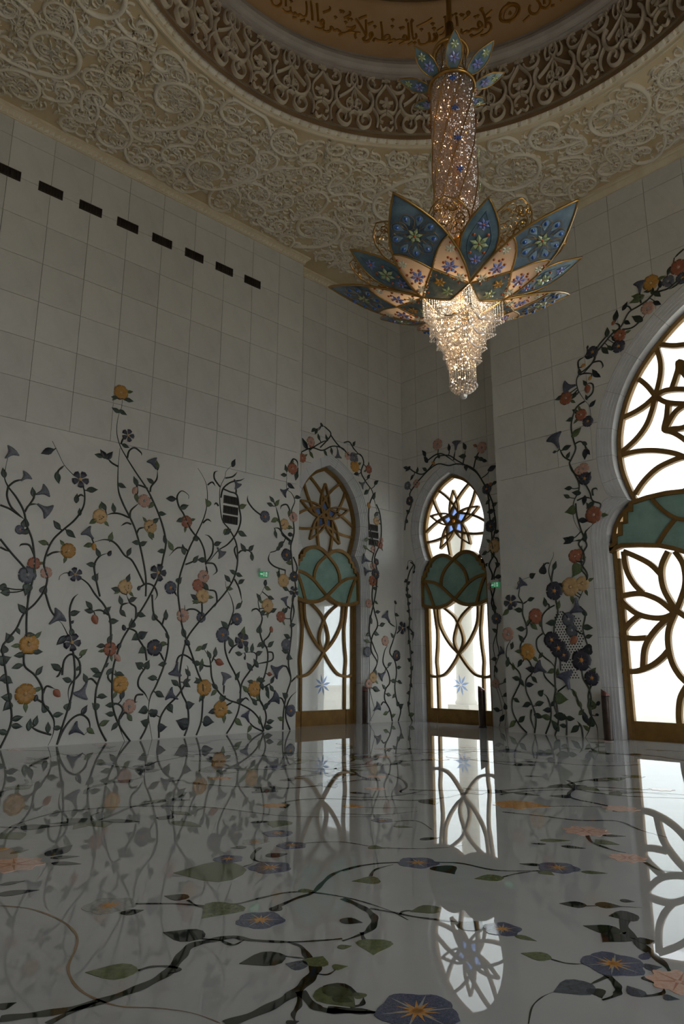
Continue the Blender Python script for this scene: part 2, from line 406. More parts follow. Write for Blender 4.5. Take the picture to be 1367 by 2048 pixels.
# unseen sides of the hall, with a second niche door and a big opening, added to let the daylight in
PB = Plane((X1, 0, 0), (0, -1, 0), (0, 0, 1), (-1, 0, 0))
hole_e = arch(BIG, 0.0, -5.2)
outer = rect(-14.8, 3.0, 0, 12.3)
V, T, _ = triangulate([outer, hole_e], lambda c: inside(c, outer) and not inside(c, hole_e))
o = MB().slab(PB, V, T, -0.3, 0).build('wall_east', 'marble_wall'); tag(o, kind='structure')
o = MB().box(-13.4, 5.7, Y0 - 0.3, Y0, 0, 12.3).build('wall_south', 'marble_wall'); tag(o, kind='structure')
PN3 = Plane((0, YN, 0), (1, 0, 0), (0, 0, 1), (0, -1, 0)); hole3 = arch(SMALL, 0.0, 3.7); outer3 = rect(1.9, 5.7, 0, 12.3)
V, T, _ = triangulate([outer3, hole3], lambda c: inside(c, outer3) and not inside(c, hole3))
o = MB().slab(PN3, V, T, -0.3, 0).build('wall_niche_east', 'marble_wall'); tag(o, kind='structure')
o = MB().box(1.9, 2.0, YR, YN, 0, 12.3).build('wall_return_east', 'marble_wall'); tag(o, kind='structure')
# ---- floor
o = MB().box(-13.45, 5.7, -3.3, 14.8, -0.12, 0).build('floor', 'marble_floor'); tag(o, kind='structure'); floor = o
# ---- ceiling with round opening
circ = [(RS * (DC.x + 4.92 * math.cos(a)), RS * (DC.y + 4.92 * math.sin(a))) for a in [2 * math.pi * i / 120 for i in range(120)]]
outer = rect(-13.45, 5.7, -3.3, 14.8)
PC = Plane((0, 0, CEIL), (1, 0, 0), (0, 1, 0), (0, 0, -1))
V, T, _ = triangulate([outer, circ], lambda c: inside(c, outer) and not inside(c, circ))
ceiling = MB().slab(PC, V, T, -0.35, 0).build('ceiling', 'plaster_ground'); tag(ceiling, kind='structure')
# ---- cornice following the plan
plan = [(XL, Y0), (XL, YE), (XN, YE), (XN, YN), (XE, YN), (XE, YR), (2.0, YR), (2.0, YN), (X1, YN), (X1, Y0)]
def plan_offset(d):
    n = len(plan); out = []
    for i in range(n):
        p0, p1, p2 = Vector(plan[i - 1]), Vector(plan[i]), Vector(plan[(i + 1) % n])
        d1 = (p1 - p0).normalized(); d2 = (p2 - p1).normalized(); n1 = Vector((d1.y, -d1.x)); n2 = Vector((d2.y, -d2.x))
        out.append(p1 + n1 * d + n2 * d)
    return out
def cornice(name, prof, m):
    b = MB(); n = len(plan); L = [plan_offset(d) for d, z in prof]
    for q in range(len(prof) - 1):
        for i in range(n):
            j = (i + 1) % n
            b.add([(*L[q][i], prof[q][1]), (*L[q][j], prof[q][1]), (*L[q + 1][j], prof[q + 1][1]), (*L[q + 1][i], prof[q + 1][1])], [(3, 2, 1, 0)])
    return b.build(name, m)
cor = cornice('trim_cornice', [(0.0, 11.59), (0.02, 11.59), (0.025, 11.615), (0.085, 11.70), (0.09, 11.70), (0.095, 11.72), (0.13, 11.735), (0.14, CEIL)], 'plaster_band'); tag(cor, kind='structure')
# bead-and-leaf ornaments on the cornice face
def cornice_beads():
    b = MB()
    for i in range(5):
        L0, L1 = plan_offset(0.03), plan_offset(0.082)
        p0, p1, q0, q1 = L0[i], L0[i + 1], L1[i], L1[i + 1]; d = (p1 - p0); n = max(2, int(d.length / 0.11))
        for k in range(n):
            a = p0.lerp(p1, k / n); c = p0.lerp(p1, (k + 1) / n); t = q0.lerp(q1, (k + .5) / n); a3 = Vector((a.x, a.y, 11.616)); c3 = Vector((c.x, c.y, 11.616)); t3 = Vector((t.x, t.y, 11.698))
            m = (a3 + c3 + t3) / 3; nn = Vector((t.x - (a.x + c.x) / 2, t.y - (a.y + c.y) / 2, -0.12)).normalized()
            b.add([a3, c3, t3, m + nn * 0.03], [(0, 3, 1), (1, 3, 2), (2, 3, 0), (0, 1, 2)])
    o = b.build('leaf_moulding', 'plaster_relief', cor, recalc=True); o['kind'] = 'stuff'
cornice_beads()
# ---- ring moulding round the opening, drum, upper mouldings, band, dome
ring = MB().lathe_sharp([(5.06, 11.905), (5.03, 11.86), (4.99, 11.85), (4.97, 11.89), (4.95, 11.89), (4.82, 11.99), (4.80, 12.0), (4.80, 12.06)], DC, 180).build('trim_ring', 'plaster_band', smooth=True); tag(ring, kind='structure')
def ring_leaves():
    n = 150
    b = MB()
    for i in range(n):
        a = 2 * math.pi * i / n; w = math.pi / n * 0.86
        def P(r, z, t): return (DC.x + r * math.cos(a + t), DC.y + r * math.sin(a + t), z)
        # upright tongue with raised border
        pts = [(4.945, 11.895, -w), (4.945, 11.895, w), (4.85, 11.962, w), (4.82, 11.985, 0), (4.85, 11.962, -w)]
        base = [P(*p) for p in pts]; cen = Vector(P(4.885, 11.915, 0))
        k = [Vector(p) * .55 + cen * .45 for p in base]; k = [p - Vector((0, 0, .012)) for p in k]
        b.add(base + k, [(j, (j + 1) % 5, 5 + (j + 1) % 5, 5 + j) for j in range(5)] + [(5, 6, 7, 8, 9)])
    o = b.build('leaf_moulding', 'plaster_relief', ring, recalc=True); o['kind'] = 'stuff'
ring_leaves()
RD = 4.8
drum = MB().lathe([(RD, 11.9), (RD, 13.5)], DC, 180).build('wall_drum', 'drum_ground', smooth=True); tag(drum, kind='structure')
mold = MB().lathe_sharp([(4.80, 13.34), (4.70, 13.36), (4.70, 13.40), (4.66, 13.41), (4.60, 13.45), (4.57, 13.52), (4.58, 13.60), (4.62, 13.66), (4.66, 13.67), (4.68, 13.71), (4.68, 13.75), (4.74, 13.77), (4.74, 13.84)], DC, 180).build('trim_drum', 'drum_moulding', smooth=True); tag(mold, kind='structure')
band = MB().lathe([(4.74, 13.84), (4.48, 14.72), (4.36, 14.74), (4.36, 14.86)], DC, 180).build('wall_inscription', 'band_tan', smooth=True); tag(band, kind='structure')
dome = MB().lathe([(4.36, 14.86)] + [(4.36 * math.cos(t), 14.9 + 4.2 * math.sin(t)) for t in [math.pi / 2 * i / 16 for i in range(17)]], DC, 96).build('ceiling_dome', 'dome_tan', smooth=True); tag(dome, kind='structure')
for o in (ring, drum, mold, band, dome): o.matrix_basis = MSC
# roof shell above the ceiling so that no daylight leaks in
o = MB().lathe([(5.6, 12.2), (5.3, 15.0), (4.6, 17.5), (2.6, 19.2), (0.001, 19.6)], DC, 48).build('roof_shell', 'stone_out'); tag(o, kind='structure')

# ---- carved scrollwork on the ceiling
def spiral(cx, cy, r, turns, a0, sgn, n=26, inner=0.12):
    out = []
    for i in range(n):
        t = i / (n - 1); rr = r * (1 - t) + r * inner * t; a = a0 + sgn * turns * 2 * math.pi * t
        out.append((cx + rr * math.cos(a), cy + rr * math.sin(a)))
    return out
def ok_ceiling(x, y, m=0.12):
    d = math.hypot(x - DC.x * RS, y - DC.y * RS)
    return d > 5.06 * RS + m and XL + 0.15 + m < x < 1.5 and -1.5 < y < YR - 0.15 - m and (x > XE or y < YR - .4)
def in_view(x, y):
    d = Vector((x, y, CEIL)) - CAM; z = d.dot(CF)
    if z < 0.3: return False
    px = 683.5 + F_PX * d.dot(CR) / z; py = 1024 - F_PX * d.dot(CU) / z
    return -260 < px < 1620 and -300 < py < 800
unit_leaf = {}
def leaf_mesh(kind):
    """unit ornaments lying in XY, pointing along +X from the origin, rising in +Z"""
    if kind in unit_leaf: return unit_leaf[kind]
    b = MB()
    def outline(pts, ridge):
        n = len(pts); vs = [(x, y, 0) for x, y in pts] + [(x, 0, z) for x, z in ridge] + [(x, y, -0.3) for x, y in pts]
        return vs
    def domed(half, hz, crease=0.35):
        # half: list of (x, w) from base to tip
        L = []; 
        for x, w in half: L.append(((x, w, 0.0), (x, w * .55, hz), (x, 0, hz * crease if w > .01 else 0.0), (x, -w * .55, hz), (x, -w, 0.0)))
        vs = [p for row in L for p in row]; fs = []
        for i in range(len(L) - 1):
            for k in range(4): fs.append((i * 5 + k, i * 5 + k + 1, (i + 1) * 5 + k + 1, (i + 1) * 5 + k))
        b.add(vs, fs)
    if kind == 'leaf': domed([(0, .02), (.12, .14), (.3, .23), (.5, .24), (.7, .16), (.88, .06), (1, 0)], .10)
    elif kind == 'heart': domed([(-.10, .17), (-.04, .31), (.08, .40), (.25, .41), (.45, .33), (.68, .18), (.86, .06), (1, 0)], .10)
    elif kind == 'slim': domed([(0, .02), (.15, .07), (.35, .115), (.55, .11), (.8, .05), (1, 0)], .08)
    elif kind == 'bud': domed([(0, .05), (.1, .2), (.3, .33), (.55, .34), (.8, .24), (.95, .12), (1, .04)], .22, 1.1)
    elif kind == 'trumpet':
        domed([(0, .05), (.2, .09), (.4, .13), (.58, .22), (.72, .38), (.82, .5), (.9, .46), (.93, .3)], .16, 1.1)
    me = b.mesh(kind, 'leaf_dark', True); unit_leaf[kind] = me
    return me
def petals_mesh(kind, n, inner, cup, notch=0.1, wid=1.0):
    """unit flower facing +Z, radius 1"""
    b = MB()
    for k in range(n):
        a = 2 * math.pi * k / n; w = math.pi / n * wid
        def P(r, t, z): return (r * math.cos(a + t), r * math.sin(a + t), z)
        vs = [P(inner, -w * .5, .02), P(inner, w * .5, .02), P(.6, -w * .95, cup), P(.6, 0, cup * 1.5 + .04), P(.6, w * .95, cup), P(.93, -w * .75, cup * .6), P(1 - notch, 0, cup * .75), P(.93, w * .75, cup * .6), P(.9, -w * .8, 0), P(.95, 0, 0), P(.9, w * .8, 0)]
        b.add(vs, [(0, 3, 2), (0, 1, 3), (1, 4, 3), (2, 3, 6, 5), (3, 4, 7, 6), (5, 6, 9, 8), (6, 7, 10, 9)])
    return b.mesh(kind, 'petal_yellow', True)
_mm = {}
def with_mat(me, m):
    k = (me.name, m)
    if k not in _mm:
        c = me.copy(); c.materials.clear(); c.materials.append(MATS[m]); _mm[k] = c
    return _mm[k]
def frame(p, x, n, sx, sy, sz):
    x = Vector(x).normalized(); n = Vector(n).normalized(); y = n.cross(x)
    return Matrix(((x.x * sx, y.x * sy, n.x * sz, p.x), (x.y * sx, y.y * sy, n.y * sz, p.y), (x.z * sx, y.z * sy, n.z * sz, p.z), (0, 0, 0, 1)))
def carve_ceiling():
    rnd = random.Random(3); PCx = Plane((0, 0, CEIL), (1, 0, 0), (0, 1, 0), (0, 0, -1))
    cells = []; big = MB(); thin = MB(); leaves = []
    # thick trunk scrolls: running waves with large volutes
    tries = 0
    while len(cells) < 150 and tries < 9000:
        tries += 1; x = rnd.uniform(XL, 1.5); y = rnd.uniform(-1.2, YR); r = rnd.choice((0.85, 0.7, 0.55, 0.42, 0.34, 0.28))
        if tries > 3500: r = rnd.choice((0.34, 0.26, 0.22))
        if not ok_ceiling(x, y, r * 0.8 - 0.05) or not in_view(x, y): continue
        if any(math.hypot(x - a, y - c) < (r + q) * 0.92 for a, c, q in cells): continue
        cells.append((x, y, r))
    for x, y, r in cells:
        a0 = rnd.uniform(0, 6.28); sg = rnd.choice((-1, 1))
        sp = spiral(x, y, r, 1.25 if r > .5 else 1.0, a0, sg, 40, 0.3)
        # run-out tail
        tail = [(x + r * (1 + .5 * t * t) * math.cos(a0 - sg * t), y + r * (1 + .5 * t * t) * math.sin(a0 - sg * t)) for t in (1.3, 1.0, .7, .45, .2)]
        pts = [p for p in tail if ok_ceiling(*p, 0.0)] + [p for p in sp if ok_ceiling(*p, 0.0)]
        if len(pts) > 5: big.relief(PCx, pts, 0.028 + 0.03 * r, 0.05 + 0.03 * r, taper=True)
        # finer counter tendrils weaving through it
        for k in range(int(9 * r / .4) + 3):
            a = rnd.uniform(0, 6.28); d = r * rnd.uniform(.2, 1.15); cx, cy = x + d * math.cos(a), y + d * math.sin(a); q = rnd.uniform(.07, .2)
            s2 = [p for p in spiral(cx, cy, q, rnd.uniform(.5, 1.0), rnd.uniform(0, 6.28), rnd.choice((-1, 1)), 13, .25)]
            if all(ok_ceiling(*p, 0.0) for p in s2): thin.relief(PCx, s2, 0.014, 0.045, taper=True)
        # leaf whorl at the eye
        if r > .3:
            for k in range(6):
                t = a0 + k * 1.05; leaves.append((x, y, t, r * .42, 'slim'))
    tries = 0; n = 0
    while n < 2300 and tries < 9000:
        tries += 1; x = rnd.uniform(XL, 1.0); y = rnd.uniform(-1, YR)
        if not ok_ceiling(x, y, .12) or not in_view(x, y): continue
        q = rnd.uniform(.06, .22); n += 1
        a = rnd.uniform(0, 6.28)
        if rnd.random() < .55: pts = spiral(x, y, q, rnd.uniform(.45, 1.1), a, rnd.choice((-1, 1)), 12, .2)
        else:
            pts = [(x + q * t * 1.6 * math.cos(a + .9 * math.sin(t * 2.2)), y + q * t * 1.6 * math.sin(a + .9 * math.sin(t * 2.2))) for t in [i / 7 - .5 for i in range(8)]]
        if all(ok_ceiling(*p, 0.0) for p in pts): thin.relief(PCx, pts, rnd.uniform(.010, .017), 0.05, taper=True)
    o = big.build('carved_scroll', 'plaster_relief', ceiling, smooth=True); o['kind'] = 'stuff'
    o = thin.build('carved_tendril', 'plaster_relief', ceiling, smooth=True); o['kind'] = 'stuff'
    lv = MB(); me = leaf_mesh('slim')
    tries = 0
    while len(leaves) < 1500 and tries < 6000:
        tries += 1; x = rnd.uniform(XL, 1.0); y = rnd.uniform(-1, YR)
        if ok_ceiling(x, y, .15) and in_view(x, y): leaves.append((x, y, rnd.uniform(0, 6.28), rnd.uniform(.1, .24), rnd.choice(('slim', 'slim', 'leaf'))))
    pick = sorted(leaves, key=lambda q: -q[3])
    M = lambda x, y, t, s: frame(Vector((x, y, CEIL + .005)), (math.cos(t), math.sin(t), 0), (0, 0, -1), s, s * 1.15, s * 2.2)
    for i, (x, y, t, s, k) in enumerate(pick):
        if not ok_ceiling(x + s * math.cos(t), y + s * math.sin(t), 0): continue
        if i < 260: link('carved_leaf', with_mat(leaf_mesh('leaf' if k == 'leaf' else 'slim'), 'plaster_relief'), ceiling, M(x, y, t, s))
        else:
            mm = M(x, y, t, s); g = leaf_mesh(k); lv.add([mm @ v.co for v in g.vertices], [tuple(p.vertices) for p in g.polygons])
    o = lv.build('carved_leaves', 'plaster_relief', ceiling, smooth=True); o['kind'] = 'stuff'
carve_ceiling()

# ---- drum frieze: one repeat of the arabesque, right half traced, mirrored
class Cyl:
    def __init__(s, c, r, z0): s.c, s.r, s.z0 = c, r, z0
    def pt(s, a, b, h=0.0):
        t = a / s.r; return Vector((s.c.x + (s.r - h) * math.cos(t), s.c.y + (s.r - h) * math.sin(t), s.z0 + b))
NM = 22; PITCHM = 2 * math.pi * RD / NM
def motif_mesh():
    b = MB(); cy = Cyl(Vector((0, 0)), RD, 0.0)
    def T(x, y): return ((x - 590) / 520 * PITCHM, 0.06 + (1100 - y) / 505 * 1.42)
    def st(pts, w=.035, h=.06, k=4):
        w *= .8; h *= 1.25
        p = smooth([T(*q) for q in pts], k)
        for sg in (1, -1): b.relief(cy, [(sg * u, v) for u, v in p], w, h)
    st([(590, 630), (612, 655), (615, 700), (592, 745), (630, 790), (680, 835), (715, 860)])
    st([(715, 780), (738, 830), (735, 890), (700, 945), (655, 965), (620, 955)], .05, .08)
    st([(620, 955), (645, 930), (650, 885), (622, 850), (600, 870), (605, 915), (630, 935)], .024, .05)
    st([(590, 930), (570, 890), (575, 820), (590, 775)], .028, .05)
    st([(590, 960), (625, 985), (618, 1040), (650, 1085), (700, 1070), (722, 1020), (700, 975), (665, 980), (655, 1015), (672, 1035)], .034, .07)
    st([(735, 900), (770, 950), (782, 1010), (770, 1080)], .034, .06)
    st([(845, 700), (815, 745), (775, 810), (768, 880), (795, 935), (845, 920)], .034, .07)
    st([(760, 640), (720, 650), (700, 690), (720, 740), (765, 755), (800, 735), (815, 700)], .03, .06)
    st([(735, 665), (755, 690), (745, 715)], .03, .06)
    st([(640, 640), (655, 690), (645, 735), (620, 740), (618, 715)], .024, .06)
    st([(845, 940), (810, 965), (800, 1005), (825, 1015)], .03, .05)
    st([(800, 1050), (818, 1080), (845, 1060)], .026, .05)
    st([(590, 610), (570, 630), (575, 660), (590, 700)], .024, .05)
    def blob(x, y, r, n, ph=0.0):
        u, v = T(x, y)
        for sg in ((1, -1) if abs(x - 590) > 3 else (1,)):
            for k in range(n):
                a = ph + 2 * math.pi * k / n; p = [(sg * (u + r * t * math.cos(a)), v + r * t * math.sin(a)) for t in (.1, .55, 1.0)]
                b.relief(cy, p, r * .26, .055)
    blob(845, 655, .075, 6); blob(622, 882, .06, 6); blob(845, 850, .13, 5, math.pi / 2); blob(700, 640, .05, 5); blob(750, 700, .05, 4)
    return b.mesh('arabesque', 'drum_relief', True)
me = motif_mesh()
A0 = R(151.27)
for k in range(NM):
    M = Matrix.Translation((DC.x, DC.y, 11.97)) @ Matrix.Rotation(A0 + 2 * math.pi * k / NM, 4, 'Z')
    link('arabesque_motif', me, drum, M)

# ================================================================== DOORS
def moulding(name, pl, prof, c, off, depth):
    """stepped marble arch surround, from the wall face down to the door"""
    steps = 5; seq = [(off, 0.0)]
    for i in range(steps):
        o1 = off * (1 - (i + 1) / (steps + .6)); d = depth * 0.26 * (i + 1) / steps
        seq += [(seq[-1][0], d), (o1, d)]
    seq += [(seq[-1][0], depth), (0.0, depth)]
    b = MB(); prev = None
    for o, d in seq:
        L = [pl.pt(u, z, -d) for u, z in arch(prof, o, c)]
        if prev: 
            n = len(L); b.add(prev + L, [(i, i + 1, n + i + 1, n + i) for i in range(n - 1)])
        prev = L
    o = b.build(name, 'marble_trim', recalc=True); tag(o, kind='structure')
    # fine masonry joints across the jamb stones and voussoirs
    A = [arch(prof, q, c) for q, d in seq]; n = len(A[0])
    runs = [[pl.pt(A[k][i][0], A[k][i][1], -seq[k][1]) for k in range(len(seq))] for i in range(9, n - 9, 5)]
    z = .98
    while z < prof[1][1] - .2:
        for s in (-1, 1): runs.append([pl.pt(c + s * (prof[0][0] + seq[k][0]), z, -seq[k][1]) for k in range(len(seq))])
        z += .98
    for r_ in runs: MB().tube(r_, .0035, 4).build('masonry_joint', 'joint', o)
    return o
def clip(path, poly):
    """runs of a polyline that lie inside a polygon"""
    runs, cur = [], []
    for p in path:
        if inside(p, poly): cur.append(p)
        else:
            if len(cur) > 2: runs.append(cur)
            cur = []
    if len(cur) > 2: runs.append(cur)
    return runs
def regions(outline, paths, minarea=0.004):
    """split the area inside an outline along paths: list of (verts, tris)"""
    V, T, E = triangulate([outline], lambda c: inside(c, outline), paths)
    P = set()
    # constrained edges: those lying on an input path or outline
    segs = [(outline[i], outline[(i + 1) % len(outline)]) for i in range(len(outline))] + [(q[i], q[i + 1]) for q in paths for i in range(len(q) - 1)]
    grid = {}
    for a, b in segs:
        for gx in range(int(math.floor(min(a[0], b[0]) / .25)), int(math.floor(max(a[0], b[0]) / .25)) + 1):
            for gy in range(int(math.floor(min(a[1], b[1]) / .25)), int(math.floor(max(a[1], b[1]) / .25)) + 1): grid.setdefault((gx, gy), []).append((a, b))
    def on(p):
        for a, b in grid.get((math.floor(p[0] / .25), math.floor(p[1] / .25)), ()):
            dx, dy = b[0] - a[0], b[1] - a[1]; L2 = dx * dx + dy * dy
            if L2 < 1e-12: continue
            t = max(0, min(1, ((p[0] - a[0]) * dx + (p[1] - a[1]) * dy) / L2))
            if math.hypot(p[0] - a[0] - t * dx, p[1] - a[1] - t * dy) < 3e-4: return True
        return False
    emap = {}
    for i, t in enumerate(T):
        for k in range(3):
            e = tuple(sorted((t[k], t[(k + 1) % 3]))); emap.setdefault(e, []).append(i)
    adj = {i: [] for i in range(len(T))}
    for (a, b), ts in emap.items():
        if len(ts) == 2:
            A, B = V[a], V[b]
            if not (on(((A[0] * .7 + B[0] * .3), (A[1] * .7 + B[1] * .3))) and on(((A[0] * .3 + B[0] * .7), (A[1] * .3 + B[1] * .7)))): adj[ts[0]].append(ts[1]); adj[ts[1]].append(ts[0])
    seen, out = set(), []
    for i in range(len(T)):
        if i in seen: continue
        st, comp = [i], []; seen.add(i)
        while st:
            k = st.pop(); comp.append(T[k])
            for j in adj[k]:
                if j not in seen: seen.add(j); st.append(j)
        ar = sum(abs((V[t[1]][0] - V[t[0]][0]) * (V[t[2]][1] - V[t[0]][1]) - (V[t[2]][0] - V[t[0]][0]) * (V[t[1]][1] - V[t[0]][1])) / 2 for t in comp)
        if ar > minarea: out.append(compact(V, comp))
    return out
def sym(paths): return paths + [[(-u, z) for u, z in p] for p in paths if any(abs(u) > 1e-6 for u, z in p)]
def circ3(p0, p1, p2, n=40):
    ax, ay = p0; bx, by = p1; cx, cy = p2; d = 2 * (ax * (by - cy) + bx * (cy - ay) + cx * (ay - by))
    ux = ((ax * ax + ay * ay) * (by - cy) + (bx * bx + by * by) * (cy - ay) + (cx * cx + cy * cy) * (ay - by)) / d
    uy = ((ax * ax + ay * ay) * (cx - bx) + (bx * bx + by * by) * (ax - cx) + (cx * cx + cy * cy) * (bx - ax)) / d
    r = math.hypot(ax - ux, ay - uy); a0 = math.atan2(ay - uy, ax - ux); a1 = math.atan2(by - uy, bx - ux); a2 = math.atan2(cy - uy, cx - ux)
    def un(a, ref):
        while a - ref > math.pi: a -= 2 * math.pi
        while a - ref < -math.pi: a += 2 * math.pi
        return a
    a1 = un(a1, a0); a2 = un(a2, a1)
    return [(ux + r * math.cos(a0 + (a2 - a0) * i / n), uy + r * math.sin(a0 + (a2 - a0) * i / n)) for i in range(n + 1)]
# ---- shared design of the two small doors, local (u, z)
STAR = (0.0, 5.24)
def small_design():
    ol = arch(SMALL, -0.02, 0.0)
    up = [p for p in ol if p[1] > 4.1]; up = [(0.80, 4.12)] + up + [(-0.80, 4.12)]
    big, star = [], []
    for k in range(5):
        th = R(54 + 72 * k); d = (math.cos(th), math.sin(th)); V0 = (STAR[0] + .25 * d[0], STAR[1] + .25 * d[1])
        for sg in (-1, 1):
            E0 = (STAR[0] + 1.4 * math.cos(th + sg * R(73)), STAR[1] + 1.4 * math.sin(th + sg * R(73))); L = math.hypot(E0[0] - V0[0], E0[1] - V0[1])
            M0 = ((V0[0] + E0[0]) / 2 + d[0] * .085 * L, (V0[1] + E0[1]) / 2 + d[1] * .085 * L)
            big += clip(circ3(V0, M0, E0, 60), up)
        a = 2 * math.pi * k / 5; rot = lambda p: (STAR[0] + p[0] * math.cos(a) - p[1] * math.sin(a), STAR[1] + p[0] * math.sin(a) + p[1] * math.cos(a))
        for s in (1, -1): star.append([rot((s * x, y)) for x, y in smooth([(0, .86), (.085, .64), (.135, .46), (.15, .28), (.11, .08), (0, -.14)], 4)])
    low = [[(.80, 3.05), (.74, 2.6), (.70, 2.3), (.72, 1.9), (.76, 1.55), (.73, 1.2), (.72, 0.35)],
           [(.62, 3.03), (.33, 2.86), (.06, 2.62), (-.12, 2.25), (-.14, 2.0), (0, 1.74), (.25, 1.42), (.48, 1.22), (.70, 1.16), (.90, 1.16), (1.08, 1.26)],
           [(.66, 3.0), (.62, 2.55), (.45, 2.2), (.22, 1.92), (0, 1.74)]]
    low = [smooth(p, 5) for p in low]
    pan = [(0, 4.18), (.2, 4.3), (.4, 4.34), (.62, 4.29), (.78, 4.18), (.80, 4.08), (.88, 4.07), (.885, 3.96), (.96, 3.94), (.97, 3.83), (1.04, 3.81), (1.08, 3.70), (1.10, 3.05)]
    bot = smooth([(1.10, 3.05), (.85, 2.98), (.55, 2.95), (.25, 3.0), (0, 3.13)], 4)
    half = smooth(pan[:5], 4) + pan[5:-1] + bot
    panel = half + [(-u, z) for u, z in reversed(half[1:-1])]
    bars = sym([smooth(q, 5) for q in ([(0, 4.18), (.28, 3.95), (.41, 3.72), (.44, 3.50)], [(1.08, 3.70), (.72, 3.64), (.44, 3.50), (.2, 3.3), (0, 3.13)], [(1.02, 3.69), (.86, 3.4), (.70, 2.97)])])
    return up, big, star, sym(low), panel, bars
def big_design():
    """left half traced from the photograph, mirrored"""
    F = lambda l: [(1100 + x / 4.097, 600 + y / 4.097) for x, y in l]
    B = lambda l: [(960 + x / 3.3587, 960 + y / 3.3587) for x, y in l]
    pd = Plane((D3C, 13.87, 0), (1, 0, 0), (0, 0, 1), (0, -1, 0)); pg = Plane((D3C, 13.72, 0), (1, 0, 0), (0, 0, 1), (0, -1, 0))
    ol = arch(BIG, -0.03, 0.0); up = [p for p in ol if p[1] > 4.6]; up = [(2.4, 4.45)] + up + [(-2.4, 4.45)]
    A = [F(q) for q in ([(890, 365), (1000, 378), (1094, 370), (1250, 350)], [(870, 380), (905, 500), (908, 600), (890, 700), (865, 790), (840, 900), (790, 1030), (700, 1150), (570, 1265)],
         [(700, 630), (790, 700), (865, 790)], [(585, 975), (700, 920), (790, 860), (865, 790)], [(865, 790), (950, 745), (1094, 735), (1200, 760), (1290, 800)], [(865, 790), (950, 840), (1094, 855), (1200, 840), (1290, 800)],
         [(1160, 560), (1060, 510), (1050, 580), (1000, 735)], [(1060, 510), (1094, 600), (1180, 700)], [(970, 860), (960, 960), (940, 1070), (1010, 1060), (1094, 1050), (1180, 1000)], [(940, 1070), (1020, 930), (1094, 870)],
         [(940, 1070), (1010, 1090), (1094, 1140), (1200, 1230)], [(575, 1280), (700, 1245), (840, 1235), (980, 1250), (1094, 1285), (1250, 1380)], [(670, 1640), (760, 1500), (870, 1390), (980, 1330), (1094, 1290), (1250, 1270)])]
    Lw = [B(q) for q in ([(965, 480), (985, 600), (1030, 690), (1090, 755)], [(965, 480), (1060, 520), (1150, 570), (1220, 640)], [(932, 790), (1000, 770), (1090, 765), (1190, 800), (1260, 850), (1310, 895)],
         [(932, 790), (990, 850), (1060, 900), (1150, 925), (1240, 925), (1310, 895)], [(945, 1050), (1000, 970), (1070, 910)], [(945, 1050), (1030, 1065), (1120, 1060)], [(1310, 895), (1240, 950), (1180, 1010), (1130, 1080), (1105, 1150), (1097, 1268)],
         [(962, 1280), (1050, 1285), (1150, 1250), (1220, 1200), (1265, 1150)], [(1265, 480), (1225, 570), (1220, 650), (1240, 740), (1290, 830), (1330, 880), (1400, 930)], [(1310, 480), (1367, 570), (1380, 700), (1340, 830), (1310, 895)],
         [(1310, 895), (1270, 1000), (1265, 1100), (1290, 1220), (1340, 1310), (1400, 1370)], [(1400, 1370), (1350, 1460), (1338, 1560), (1342, 1640)])]
    cv = lambda ps, pl: [smooth([pl.uv(*p) for p in q], 5) for q in ps]
    upper = [r for q in sym(cv(A, pd)) for r in clip(q, up)]
    lower = [[p for p in q] for q in sym(cv(Lw, pd))]
    P = [pg.uv(*p) for p in B([(1367, 75), (1250, 88), (1120, 118), (1030, 148), (1010, 158), (1010, 205), (975, 210), (975, 285), (940, 290), (940, 365), (905, 372), (905, 425), (862, 472)])]
    half = [(0.0, 4.95), (-1.0, 4.93)] + P + [pg.uv(*p) for p in B([(862, 478), (950, 440), (1060, 437), (1200, 440), (1300, 460), (1367, 482)])] + [(-1.0, 3.45), (0, 3.6)]
    panel = half + [(-u, z) for u, z in reversed(half[1:-1])]
    bars = sym(cv([B([(1150, 125), (1220, 200), (1300, 250), (1367, 265), (1460, 262)]), B([(1310, 258), (1240, 350), (1185, 440)])], pg))
    return up, upper, [], lower, panel, bars
